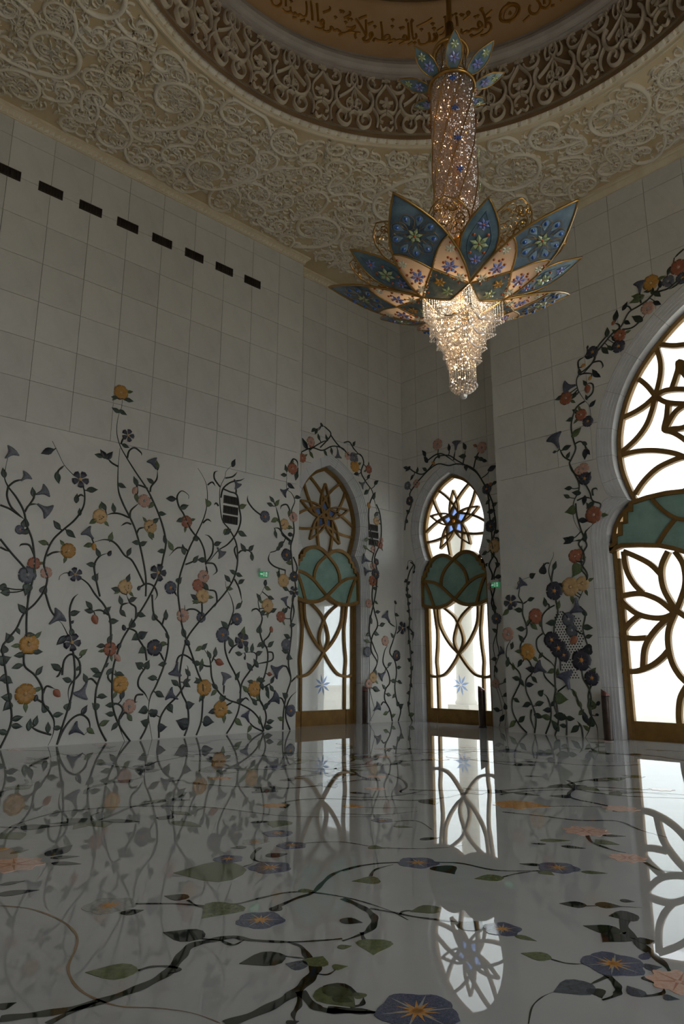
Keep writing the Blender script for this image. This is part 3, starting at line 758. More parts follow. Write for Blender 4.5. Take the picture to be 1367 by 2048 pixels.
def door(name, pl, c, prof, design, depth, bw, clearmat, frostmat, label_extra=''):
    up, big, star, low, panel, bars = design
    root = thing(name, pl.pt(c, 0, -depth), kind='structure')
    L = Plane(pl.pt(c, 0, -depth), pl.u, pl.v, pl.n)      # local plane at the back of the reveal
    ol = arch(prof, -0.035, 0.0); hw = prof[0][0]; zb = min(p[1] for p in panel)
    MB().ribbon(L, ol, 0.04, -0.06, 0.05).build('frame', 'door_gold', root)
    k = 0
    for i, p in enumerate(big): MB().ribbon(L, p, bw, -0.06 - .0017 * (i % 9), 0.03 + .0017 * (i % 9)).build('tracery_bar', 'door_gold', root)
    for i, p in enumerate(star): MB().ribbon(L, p, bw * .7, -0.03 - .0013 * i, 0.05 + .0013 * i).build('star_bar', 'door_gold', root)
    for i, p in enumerate(low): MB().ribbon(L, p, bw * 1.05, -0.06 - .0017 * (i % 9), 0.03 + .0017 * (i % 9)).build('door_bar', 'door_gold', root)
    for s in (-1, 1): MB().ribbon(L, [(s * (hw - .075), 0.0), (s * (hw - .075), zb + .1)], 0.05, -0.06, 0.04).build('stile', 'door_gold', root)
    # bottom rails of the three leaves
    ks = [-(hw - .12), -.73 * hw / 1.08, .73 * hw / 1.08, hw - .12] if hw < 2 else [-(hw - .12), -1.9, -0.02, 1.9, hw - .12]
    for a, b in zip(ks, ks[1:]): MB().ribbon(L, [(a + .012, .174), (b - .012, .174)], .174, -0.05, 0.052).build('kick_plate', 'door_bronze', root)
    # lotus panel in front, pane by pane
    out = MB().ribbon(L, panel, 0.045, 0.02, 0.16, closed=True).build('panel_frame', 'door_gold', root)
    for i, p in enumerate(bars): MB().ribbon(L, p, 0.038, 0.03, 0.145 - .0015 * i).build('panel_bar', 'door_gold', root)
    for V, T in regions(panel, bars): MB().slab(L, V, T, 0.05, 0.10).build('green_pane', 'green_glass', root)
    # glazing behind the tracery, split along the bars
    for V, T in regions(up, big + star, 0.01):
        cz = sum(v[1] for v in V) / len(V); cu = sum(v[0] for v in V) / len(V)
        r = max(math.hypot(v[0] - STAR[0], v[1] - STAR[1]) for v in V) if hw < 2 else 9
        rc = math.hypot(cu - STAR[0], cz - STAR[1])
        m = 'stamen_glass' if r < .17 else ('blue_pane' if r < .56 and rc < .42 and star and hw < 2 else clearmat)
        MB().slab(L, V, T, -0.035, -0.025).build('glass_pane', m, root)
    lo = [(-(hw - .1), .3), (hw - .1, .3), (hw - .1, zb + .12), (-(hw - .1), zb + .12)]
    for V, T in regions(lo, low, 0.01):
        cz = sum(v[1] for v in V) / len(V)
        MB().slab(L, V, T, -0.035, -0.025).build('glass_pane', frostmat, root)
    # blue star flower etched in the lower pane
    if hw < 2:
        for i in range(8):
            a = math.pi / 4 * i + .2; x, z = .03 * math.cos(a), 0.95 + .03 * math.sin(a)
            M = frame(L.pt(x, z, -0.024), L.u * math.cos(a) + L.v * math.sin(a), L.n, .24, .26, .02)
            link('etched_petal', with_mat(leaf_mesh('slim'), 'blue_pane'), root, M)
    return root
thin_glass('blue_pane', 'c3d3ee', 0.08, 0.05, haze=0.5, hazecol='8fabdf')
thin_glass('stamen_glass', 'f4d79a', 0.08, 0.05, haze=0.4, hazecol='f0c070')
sd = small_design()
moulding('trim_1', PN1, SMALL, D1C, OFF_S, 0.28); moulding('trim_2', PN2, SMALL, D2C, OFF_S, 0.28); moulding('trim_3', PR, BIG, D3C, OFF_B, 0.33)
door('door_1', PN1, D1C, SMALL, sd, 0.28, 0.031, 'frost_pane', 'frost_pane')
door('door_2', PN2, D2C, SMALL, sd, 0.28, 0.031, 'clear_pane', 'clear_pane')
door('door_3', PR, D3C, BIG, big_design(), 0.33, 0.05, 'clear_pane', 'clear_pane')
# ---- outside: sunny paved court with an arcade, and the lobby behind the first door
o = MB().box(-60, 60, -60, 90, -0.5, -0.13).build('ground', 'stone_out'); tag(o, kind='structure')
def out_column(x, y):
    t = thing('court_column', (x, y, -.13), 'pale stone court column standing outside behind the bright niche door', 'column')
    MB().box(x - .42, x + .42, y - .42, y + .42, -.13, .25).build('plinth', 'stone_out', t)
    MB().lathe([(.34, .25), (.36, .32), (.30, .42), (.28, 5.2), (.30, 5.25), (.46, 5.8), (.5, 5.9), (.0, 5.9)], (x, y), 20).build('shaft', 'stone_out', t, smooth=True)
out_column(-14.6, 19.0)
PV = [((-18.4, -18.0), (6.0, 17.0)), ]
o = MB().box(-18.3, -18.0, 7.0, 15.6, -.1, 8).build('wall_lobby', 'vestibule'); tag(o, kind='structure')
o = MB().box(-18.3, -13.42, 6.7, 7.0, -.1, 8).build('wall_lobby_side', 'vestibule'); tag(o, kind='structure')
o = MB().box(-18.3, -13.42, 6.7, 15.6, 7.4, 7.7).build('ceiling_lobby', 'vestibule'); tag(o, kind='structure')
o = MB().box(-18.3, -13.42, 6.7, 15.6, -.12, -0.01).build('floor_lobby', 'vestibule'); tag(o, kind='structure')
P15 = Plane((0, 15.3, 0), (1, 0, 0), (0, 0, 1), (0, -1, 0)); q = rect(-18.3, -13.3, -.1, 7.7); hh = rect(-17.7, -14.2, -.05, 3.4)
V, T, _ = triangulate([q, hh], lambda c: inside(c, q) and not inside(c, hh))
o = MB().slab(P15, V, T, -0.25, 0).build('wall_lobby_added', 'vestibule'); tag(o, kind='structure')  # end wall added to dim the lobby, opening sized for the daylight
portal((D2C, YN + .33, 3.3), (R(-90), 0, 0), 2.3, 6.6)
portal((D3C, YR + .40, 4.5), (R(-90), 0, 0), 6.2, 9.0)
portal((3.7, YN + .33, 3.3), (R(-90), 0, 0), 2.3, 6.6)
portal((X1 + .33, 5.2, 4.5), (0, R(90), 0), 9.0, 6.2)

# ================================================================== VINES ON THE WALLS
FL = {}
FL['round8'] = petals_mesh('ruffled_flower', 8, .12, .10, .03, 1.12)
FL['round6'] = petals_mesh('open_flower', 6, .12, .12, .06, 1.05)
FL['glory'] = petals_mesh('morning_glory', 5, .10, .10, .04, 1.14)
FL['star'] = petals_mesh('star_flower', 5, .10, .12, .0, .88)
def disc_mesh():
    b = MB(); n = 10
    b.add([(math.cos(2 * math.pi * i / n), math.sin(2 * math.pi * i / n), 0) for i in range(n)] + [(.6 * math.cos(2 * math.pi * i / n), .6 * math.sin(2 * math.pi * i / n), .35) for i in range(n)] + [(0, 0, .45)],
          [(i, (i + 1) % n, n + (i + 1) % n, n + i) for i in range(n)] + [(n + i, n + (i + 1) % n, 2 * n) for i in range(n)])
    return b.mesh('flower_center', 'stamen', True)
FL['disc'] = disc_mesh()
def rays_mesh():
    b = MB()
    for k in range(5):
        a = 2 * math.pi * k / 5; c, s = math.cos(a), math.sin(a)
        b.add([(c * .1 - s * .05, s * .1 + c * .05, .03), (c * .1 + s * .05, s * .1 - c * .05, .03), (c * .9, s * .9, .03), (c * .5, s * .5, .2)], [(0, 3, 2), (3, 1, 2), (0, 1, 3)])
    return b.mesh('flower_rays', 'petal_white', False)
FL['rays'] = rays_mesh()
# kind: (unit mesh, material, metres, part name)
ITEM = {'l': ('leaf', 'leaf_dark', .21, 'leaf'), 'L': ('leaf', 'leaf_green', .21, 'leaf'), 'k': ('leaf', 'leaf_black', .22, 'leaf'), 'h': ('heart', 'leaf_dark', .17, 'leaf'), 'H': ('heart', 'leaf_green', .19, 'leaf'), 'K': ('heart', 'leaf_black', .19, 'leaf'),
        't': ('trumpet', 'petal_grey', .25, 'trumpet_flower'), 'T': ('trumpet', 'petal_blue', .25, 'trumpet_flower'), 'd': ('bud', 'petal_red', .17, 'bud'), 'D': ('bud', 'petal_pink', .15, 'bud'), 'e': ('bud', 'leaf_black', .13, 'bud'), 'n': ('bud', 'petal_yellow', .13, 'bud'),
        'y': ('round8', 'petal_yellow', .165, 'flower'), 'c': ('round8', 'petal_cream', .155, 'flower'), 'p': ('round6', 'petal_pink', .125, 'flower'), 'r': ('round8', 'petal_red', .135, 'flower'), 'b': ('glory', 'petal_blue', .145, 'flower'), 'g': ('glory', 'petal_grey', .15, 'flower'), 'u': ('glory', 'petal_purple', .15, 'flower'), 's': ('star', 'petal_purple', .17, 'flower')}
CENTER = {'y': 'petal_cream', 'c': 'petal_cream', 'p': 'petal_white', 'r': 'petal_pink', 'b': 'stamen', 'u': 'stamen', 's': 'petal_cream', 'g': 'petal_white'}
def parse_pts(t): 
    q = [float(x) for x in t.replace(',', ' ').split()]; return list(zip(q[0::2], q[1::2]))
vine_rnd = random.Random(11)
def vine(pl, org, label, stems, items, scale=0.9, r=0.0205, group=None, name='flowering_vine', cat='vine'):
    """a vine traced in crop pixels (org = x0, y0, zoom); leaves turn away from the nearest stem"""
    ox, oy, zs = org; cv = lambda p: pl.uv(ox + p[0] / zs, oy + p[1] / zs)
    paths = [smooth([cv(p) for p in parse_pts(s)], 5) for s in stems.split(';') if s.strip()]
    allp = [q for p in paths for q in p]
    lo = min(allp, key=lambda q: q[1]); root = thing(name, pl.pt(lo[0], lo[1], 0.0), label, cat, group)
    its = []
    extra = []
    for t in items.split(';'):
        t = t.split()
        if not t: continue
        k = t[0]; x, y = cv((float(t[1]), float(t[2]))); m = float(t[3]) if len(t) > 3 else 1.0
        nb = min(allp, key=lambda q: (q[0] - x) ** 2 + (q[1] - y) ** 2); d = math.hypot(x - nb[0], y - nb[1])
        a = math.atan2(y - nb[1], x - nb[0]) if d > .03 else vine_rnd.uniform(.6, 2.5)
        if d > .03: a += vine_rnd.uniform(-.25, .25)
        its.append((k, x, y, m, a))
        reach = ITEM[k][2] * m * scale * .5
        if d > reach + .02: extra.append([nb, ((nb[0] + x) / 2 + .02, (nb[1] + y) / 2 - .02), (x - math.cos(a) * reach * .6, y - math.sin(a) * reach * .6)])
    for p in paths: 
        MB().relief(pl, p, r * scale, r * 1.3 * scale, taper=True).build('stem', 'stem_dark', root, smooth=True)
    for p in extra: MB().relief(pl, smooth(p, 3), r * .6 * scale, r * scale).build('leaf_stalk', 'stem_dark', root, smooth=True)
    for i, (k, x, y, m, a) in enumerate(its):
        shape, mt, sz, pn = ITEM[k]; sz *= m * scale
        if shape in FL:
            M = frame(pl.pt(x, y, .004), pl.u * math.cos(a) + pl.v * math.sin(a), pl.n, sz, sz, sz * .75)
            f = link(pn, with_mat(FL[shape], mt), root, M)
            link('flower_center', with_mat(FL['disc'], CENTER[k]), f, M @ Matrix.Translation((0, 0, .06)) @ Matrix.Diagonal((.2, .2, .4, 1)))
            if shape == 'glory': link('flower_rays', with_mat(FL['rays'], 'petal_white'), f, M @ Matrix.Translation((0, 0, .1)) @ Matrix.Diagonal((.7, .7, .4, 1)))
            if shape == 'round8':   # sepals peeping out behind the bloom
                for j in range(2):
                    t2 = a + (2.3 if j else -2.0) + vine_rnd.uniform(-.4, .4)
                    link('leaf', with_mat(leaf_mesh('leaf'), 'leaf_green'), root, frame(pl.pt(x + math.cos(t2) * sz * .75, y + math.sin(t2) * sz * .75, .002), pl.u * math.cos(t2) + pl.v * math.sin(t2), pl.n, sz * .95, sz * .9, sz * .6))
        else:
            M = frame(pl.pt(x - math.cos(a) * sz * .5, y - math.sin(a) * sz * .5, .004), pl.u * math.cos(a) + pl.v * math.sin(a), pl.n, sz, sz * 1.08, sz * .8)
            link(pn, with_mat(leaf_mesh(shape), mt), root, M)
    return root
LA = (0, 750, 2.7314); LB = (300, 850, 3.15); DCR = (560, 820, 2.9717); RA = (960, 480, 3.3022); RB = (960, 960, 3.3587)
GL, GD, GR = 'inlaid vines climbing the long wall', 'inlaid vines round the niche doors', 'inlaid vines beside the great door'
vine(PL, LA, 'tall leaning vine topped by a dark violet bloom above a single yellow flower', '0 2040 62 1890 45 1730 22 1560 12 1490 45 1440 90 1385 130 1305 190 1250 240 1180 258 1110 240 1040 255 970 290 900 340 850 410 790 455 720 462 650 450 600 430 565 400 545 350 490 320 430 285 360; 245 1180 275 1280 310 1330; 255 990 290 970 335 965; 320 520 350 495; 320 520 312 545; 420 672 440 655 460 665',
     'k 257 418 1.3;l 315 562 1.2;s 438 570 1.1;l 503 627 1.2;l 418 674;l 435 748 .8;l 310 820 1.1;l 386 868 1.2;L 235 915;y 372 960;p 252 1080;h 243 1165 1.1;t 305 1330 1.35;h 45 1430 1.1;h 20 1490;h 32 1553 1.3;h 10 1660;h 50 1672;h 30 1760 1.1;h 35 1815 1.1;l 95 1875;l 92 1918;l 12 1950;l 120 1277 1.2;l 100 1400 .7', group=GL)
vine(PL, LA, 'vine at the far end with blue-grey bells above an orange bloom and two yellow flowers', '145 1440 145 1330 155 1220 180 1110 188 1010 175 900 145 820 130 745 90 670 45 610 25 560 32 500 45 440; 45 610 38 660 60 720 110 770 135 790; 0 710 60 735 110 775; 45 610 80 582 125 570; 135 750 160 710 205 705; 160 710 185 670 180 640; 0 895 60 970 130 1050 148 1092 148 1290; 0 940 50 965; 185 980 160 930 120 925 106 938; 130 1520 135 1590 190 1640 230 1710 235 1790 270 1840 295 1890 290 1960 262 2025; 235 1740 255 1700 300 1715; 235 1790 190 1765; 278 1965 210 1945 160 1915',
     't 55 430 1.1;t 135 560 .9;t 230 640 1.1;t 240 730 1.3;l 180 640;h 138 800 1.1;l 20 535;b 108 845 .7;l 135 858;r 185 1030 1.0;g 148 1092 1.25;h 145 1178 1.3;h 5 1160;h 22 1188;y 158 1472 1.2;l 205 1512;l 165 1420;l 105 1530;l 92 1592;l 215 1615;y 137 1742 1.25;d 310 1738 1.1;h 240 1815;l 318 1855;l 315 1928 .9;l 262 1925;l 160 1910 1.1;l 195 1890;e 195 1765', group=GL)
vine(PL, LA, 'vine with a star-shaped violet flower and a curling hook of bare stem', '310 2020 340 1920 375 1810 395 1730 408 1640 405 1560 388 1465 345 1370 320 1340; 340 1640 350 1560 390 1525 430 1560 438 1610 430 1640 385 1690 372 1740 380 1800; 388 1400 380 1290 398 1225 425 1197; 310 2020 345 1940 390 1880 440 1855 480 1880 490 1930 460 1965; 340 1600 320 1640 305 1650',
     's 392 1460 1.1;k 335 1450 1.2;l 393 1410;l 408 1300 1.1;L 455 1515;l 305 1595 1.2;l 365 1665;h 375 1805;T 420 1940 1.1;L 495 1945;k 460 1830 1.0;e 395 1350 .6;l 430 1600 .7', group=GL)
vine(PL, LA, 'vine with one brick red bloom, a red bud and a hanging grey bell', '580 2000 540 1920 520 1820 525 1720 550 1640 580 1570 600 1500 605 1420 600 1330 570 1260 520 1200 480 1140 430 1105 370 1080 330 1095 322 1120; 590 1310 550 1285 505 1290; 530 1690 500 1660 470 1670; 545 1210 525 1120 515 1040 545 990 598 972',
     's 410 1090 .9;l 585 1285 1.1;l 620 1345 1.1;r 600 1497 1.15;l 600 1440;l 548 1480 .9;d 518 1335 1.2;l 485 1288;l 485 1255;t 452 1725 1.3;l 517 1612;l 530 1640;l 465 1655;l 560 1755;h 517 1805;L 570 1900 1.1;h 525 1100;l 495 1035;l 535 970;e 598 975;l 580 1585 .7', group=GL)
vine(PL, LA, 'tallest vine of all, a yellow rose at its very top', '710 2000 660 1930 625 1850 612 1770 612 1680 618 1600 640 1520 670 1440 720 1360 780 1270 830 1180 870 1090 890 1000 905 910 880 800 840 700 800 620 740 530 690 450 655 385 637 310 645 230 665 170 667 110; 660 380 672 350 695 338; 695 455 705 415 735 398 770 425 772 440; 820 640 825 610 855 570 860 520; 805 620 770 605 745 600; 740 1330 740 1270 710 1245 690 1200; 658 1285 668 1255 705 1245; 610 1680 590 1655 592 1625; 615 1795 650 1800 670 1830 650 1880 655 1930 680 2000; 653 1880 680 1845 705 1860',
     'y 660 95 1.1;l 625 122 .8;l 705 138;l 632 192;l 670 205;s 698 330 .9;l 685 388 .9;l 740 580 1.1;D 735 632 1.2;p 787 688 1.3;L 745 672;L 825 712;l 885 758;T 838 485 1.1;L 858 490;l 820 578;l 900 900;l 880 962;s 862 1080 1.2;h 720 1352 1.1;l 770 1310 1.1;c 682 1158 1.1;l 700 1110;l 630 1170;l 725 1225;l 670 1302;l 658 1230;D 640 1545 1.2;l 600 1618;y 655 1690 1.15;l 655 1635;k 668 1745;p 705 1810 1.3;l 600 1852;l 625 1920;L 705 1868;l 600 1803;e 650 1480', group=GL)
vine(PL, LA, 'slender vine crossing behind the tallest one, two golden blooms halfway up', '795 1210 795 1100 770 960 740 850 710 780 670 700 645 620 645 500 655 400; 645 500 610 480 588 455; 705 780 660 760 620 755 580 765; 745 870 760 840 795 833; 715 815 690 808 660 825; 710 780 715 740 760 700; 755 1165 800 1140 840 1155 858 1200 845 1230; 785 1140 725 1020 680 985 640 930 605 905 560 900 510 915',
     'k 565 432 1.1;k 598 440 1.1;l 540 440;l 665 605;c 545 772 1.1;l 620 725;l 565 715;L 508 800;c 820 828 1.05;l 850 795;L 822 878;l 742 915;l 782 920;L 605 885 1.1;l 705 965;t 485 868 1.1;L 480 930;n 512 938 1.2;e 757 1165 .8', group=GL)
vine(PL, LA, 'winding vine carrying a lone blue-violet trumpet low on the wall', '830 1200 840 1310 880 1360 915 1420 915 1500 890 1600 850 1700 820 1760 810 1850 830 1990; 885 1365 900 1310; 875 1520 897 1565; 800 1560 790 1500 755 1440 740 1400 700 1385 680 1390; 800 1590 760 1650 755 1700 790 1740 812 1780; 765 1990 800 1920 810 1850; 780 1745 745 1750 735 1785 750 1785',
     'l 905 1310 1.1;h 840 1315;l 912 1425 .8;u 842 1490 1.3;L 885 1470;l 885 1580;l 830 1655 1.1;l 872 1745 1.2;K 785 1415 1.1;h 735 1437 1.1;h 772 1508 1.1;h 805 1578 1.1;h 755 1582 1.1;h 775 1835 1.2;h 840 1842 1.1;h 785 1897 1.1;e 676 1380', group=GL)
vine(PL, LB, 'low curved vine with heart leaves and a blue-orange trumpet', '55 1970 60 1860 100 1780 160 1720 200 1665 235 1600 238 1530 230 1515', 'T 140 1706 1.2;K 80 1905 1.1;h 130 1792 1.1;K 15 1810;l 230 1635 1.1;l 236 1558;l 155 1622 1.1', group=GL)
vine(PL, LB, 'vine forking into bare tendrils around the three stacked wall grilles', '215 1960 240 1880 235 1770 200 1690 185 1600 195 1500 215 1400 240 1330 300 1250 345 1200 400 1140 470 1060 520 980 545 900 550 820 540 740 500 660 455 600 440 500 440 400 470 330 480 290 522 250; 440 390 405 340 405 300 425 290; 470 335 520 325 548 297; 445 460 460 400 510 360 570 348 594 335; 455 400 500 420 545 440 560 520 570 600 545 680 490 750 430 790 370 860 350 880; 540 440 542 395; 430 510 415 492 403 505; 555 810 575 792 620 790 640 820; 530 970 560 1030 578 1110; 550 850 530 790 545 755',
     'k 525 240 1.1;T 543 370 1.0;L 583 512 1.2;l 485 675 1.2;l 580 687 1.3;t 440 800 1.1;l 585 772 1.2;l 636 775 1.1;l 640 826 1.1;l 485 965 1.1;l 520 925 1.0;l 560 945;l 575 985;L 500 1030;L 470 670 .8;l 555 1142 1.1;K 195 1875 1.6;K 255 1762 1.1;l 233 1610 .9', group=GL)
vine(PL, LB, 'vine crossed in a double loop with a cluster of pink and cream blooms', '290 1955 320 1870 330 1760 330 1640 300 1560 270 1470 235 1370 200 1260 185 1150 175 1050 185 960 215 860 250 770 290 690 340 580 360 480 355 380 330 320 300 272; 360 380 390 360 410 385; 330 620 360 595 385 610; 350 880 340 790 310 720 280 690 245 640 210 560 180 510 170 450 200 415 240 440 242 465; 240 800 220 780 170 775 120 825; 220 880 260 865 285 850; 350 870 400 875 420 920 395 945; 350 870 390 810 395 740 370 700 345 692; 360 930 350 880; 325 1115 325 1190 300 1250; 370 1040 410 1050 420 1110 405 1150; 330 1200 290 1165 250 1160 220 1170 218 1135; 140 1030 170 1080; 165 1500 180 1460 220 1450 280 1500 310 1590',
     'k 130 465 1.2;l 215 515 1.2;r 228 610 1.15;l 187 600;h 288 705;H 360 485;L 128 760 1.2;l 210 785 1.2;l 287 845 1.1;l 325 850 1.2;l 425 747 1.1;p 335 955 1.3;r 300 1010 1.15;l 345 1012 1.2;c 328 1078 1.2;k 275 1083;h 186 975;p 205 1200 1.35;b 320 1212 .9;b 128 1025 1.1;l 210 1305 1.2;e 232 1370 1.3;T 162 1540 1.3;y 340 1655 1.2;l 298 1615;l 325 1720;K 372 1868 1.4;L 287 1112', group=GL)
vine(PL, LB, 'vine with a yellow-eyed blue flower and a pale star bloom', '480 1945 520 1880 555 1800 568 1700 565 1640 530 1560 490 1480 470 1400 480 1310 510 1220 525 1160 510 1090 480 1030 475 985; 495 1440 520 1400 560 1375; 565 1690 580 1620 620 1560 660 1500 670 1450 640 1430 570 1440; 505 1260 540 1230',
     'b 545 1223 1.1;l 468 1258 1.3;b 455 1322 1.35;l 507 1367 1.4;s 577 1357 1.2;L 585 1305 1.3;l 555 1440;l 605 1405 1.1;l 642 1405 1.1;l 685 1437 1.1;l 665 1500 1.2;l 625 1522 1.2;l 550 1580 1.1;h 568 1735;L 555 1872 1.3;e 596 1468 .7', group=GL)
vine(PL, LB, 'low vine arching sideways from a large yellow bloom to a red bud', '715 1930 690 1860 640 1800 560 1755 490 1730 430 1680 390 1600 380 1500 370 1460 345 1420 330 1395; 385 1520 350 1518 310 1500; 465 1640 462 1698; 475 1770 520 1745; 405 1450 385 1500; 560 1755 600 1720 625 1740',
     'L 305 1410;l 342 1395;l 370 1445;l 410 1430 1.1;d 435 1495 1.3;l 290 1500 1.1;L 325 1500;l 320 1528;t 470 1600 1.2;L 400 1687;l 405 1645;l 455 1730 1.1;y 443 1790 1.25;k 392 1805 1.1;L 465 1850;L 690 1858 1.0', group=GL)
vine(PL, LB, 'narrow vine with a single orange-cream flower beside the green exit sign', '710 1930 730 1850 720 1790 690 1730 690 1650 720 1580 740 1480 735 1410 705 1360 690 1290 705 1220 690 1170 680 1100 700 1060 725 1010; 690 1175 670 1158 645 1165 640 1178; 715 1360 745 1330 760 1290; 740 1430 770 1435 768 1480 700 1500 655 1505; 720 1790 690 1735 650 1745; 710 1930 650 1900 620 1865; 690 1650 720 1650 765 1620',
     'e 725 995 1.2;L 740 1030;l 683 1082;c 738 1137 1.2;l 760 1090;l 778 1167;l 712 1180;h 688 1280 1.2;d 762 1288 .9;l 760 1380 1.1;l 712 1380 1.1;l 690 1385;y 655 1662 1.2;L 598 1662 1.1;l 632 1618;l 695 1607 1.2;d 752 1570 .8;l 770 1605;l 767 1662;l 705 1642;l 737 1667;l 740 1700;T 775 1728 1.4;l 655 1742 1.1;l 730 1770 1.2;l 757 1868 1.1;l 745 1905 1.2;L 625 1915;T 608 1840 1.1', group=GL)
vine(PL, LB, 'dense twisting vine along the wall edge beside the niche, orange rose on top', '835 1920 840 1800 860 1690 885 1600 870 1500 880 1400 890 1300 885 1200 900 1100 915 1020 900 930 890 830 885 760 905 680 900 600 890 540 910 480 890 430 860 400 860 330 858 285; 880 1920 855 1850 855 1790 880 1720 920 1680; 885 1620 925 1580; 880 540 860 502 828 508 820 530; 830 690 810 590 790 510; 830 690 885 740; 700 570 650 530 615 480 615 445; 885 730 840 690 810 652 778 650; 850 915 780 890 745 850 755 803; 880 1155 855 1135; 830 1520 860 1525 882 1590; 855 1790 830 1725 800 1720; 880 250 900 215 925 230 930 270; 900 830 925 900 905 960; 915 1020 895 1100 905 1180 880 1280',
     'r 895 275 1.3;l 855 272;l 840 315;l 920 322 1.3;k 885 385 1.2;T 850 418 1.1;l 930 455;l 765 467;l 753 500;L 800 490 1.1;L 780 600 1.2;b 722 577 1.15;c 845 625 1.0;p 900 580 1.2;L 875 558;L 872 645;l 790 690;e 880 690 1.2;l 820 758 1.3;l 810 775;l 885 738;u 857 818 1.2;L 875 868 1.1;c 838 980 1.2;l 808 945;l 850 1030;u 905 955;s 905 1050 .9;T 850 1110 1.0;r 822 1208 1.1;l 850 1172;l 897 1260;g 855 1385 1.1;l 860 1330 1.1;l 848 1425 1.1;h 880 1467 1.1;T 803 1540 1.5;h 845 1700 1.1;L 820 1850;b 885 1800 1.1', group=GL)
# ---- around the first niche door
vine(PN1, DCR, 'flower garland arching over the bronze-glazed door of the niche', '125 250 190 225 250 240 310 215 370 228 410 270 470 262 495 310 480 370 510 430 545 480 560 540 575 600 590 650; 235 225 300 150 270 105 245 92; 300 150 340 205 390 250; 375 195 410 190 440 235 490 285; 170 240 240 195 280 180; 555 500 530 560 525 650 540 740 560 820 545 900 560 980 550 1040 545 1120 560 1200 578 1280 545 1350 540 1430 575 1500 550 1560 530 1640 545 1720 560 1790 530 1850; 570 560 592 620 600 720 590 800 560 880 575 960 570 1060 555 1150 535 1240 530 1330 560 1420 580 1480 555 1580 530 1700 540 1850',
     'k 145 200 1.6;p 180 188 1.3;r 185 212 .8;r 130 285 1.1;L 185 267 1.1;l 212 130;l 195 120;l 228 160;l 275 165;l 305 247;t 342 265 1.1;l 268 255;e 245 88;p 400 272 1.1;g 436 285 1.3;y 442 335 1.2;r 525 352 1.1;l 438 200;k 450 380 1.0;l 525 395;t 490 440 1.1;l 570 430 1.2;l 510 490 1.3;l 557 510 1.3;n 525 568 1.5;l 570 620 1.2;c 570 660 .9;r 592 800 1.0;p 552 830 1.0;p 600 772 .8;L 510 770;L 505 815;T 507 890 1.3;u 570 903 .8;p 550 928 1.0;T 515 958 1.1;u 565 975 1.2;r 548 1015 1.3;l 560 1060;p 525 1150 1.15;L 570 1145 .8;l 537 1245 1.3;l 580 1200;l 607 1275 1.2;l 520 1335;l 570 1330 1.2;L 515 1372;g 517 1437 1.1;l 565 1555;c 550 1590 1.1;p 525 1627 1.2;l 570 1660 1.5;t 572 1770 1.2', 0.88, group=GD)
vine(PN1, DCR, 'pair of low vines in the niche corner, a pink bloom on the shorter one', '665 1850 650 1780 620 1720 625 1660 650 1620 640 1560 610 1500 620 1430 635 1400 622 1375; 700 1850 715 1780 690 1720 680 1640 690 1560 680 1490 650 1440 670 1370 690 1290 680 1200 685 1150; 640 1255 660 1275 685 1290; 690 1330 725 1295; 598 1755 612 1735 632 1745',
     'p 622 1372 1.3;T 632 1232 1.4;e 683 1143;l 692 1218;l 665 1340;s 725 1295 1.2;u 690 1460 1.2;l 705 1530;l 650 1510;T 605 1575 1.2;l 670 1610 1.2;l 710 1617;l 615 1645;l 645 1692;l 675 1700;L 625 1803 1.1;L 672 1815;h 720 1757 1.2;h 695 1740', 0.88, group=GD)
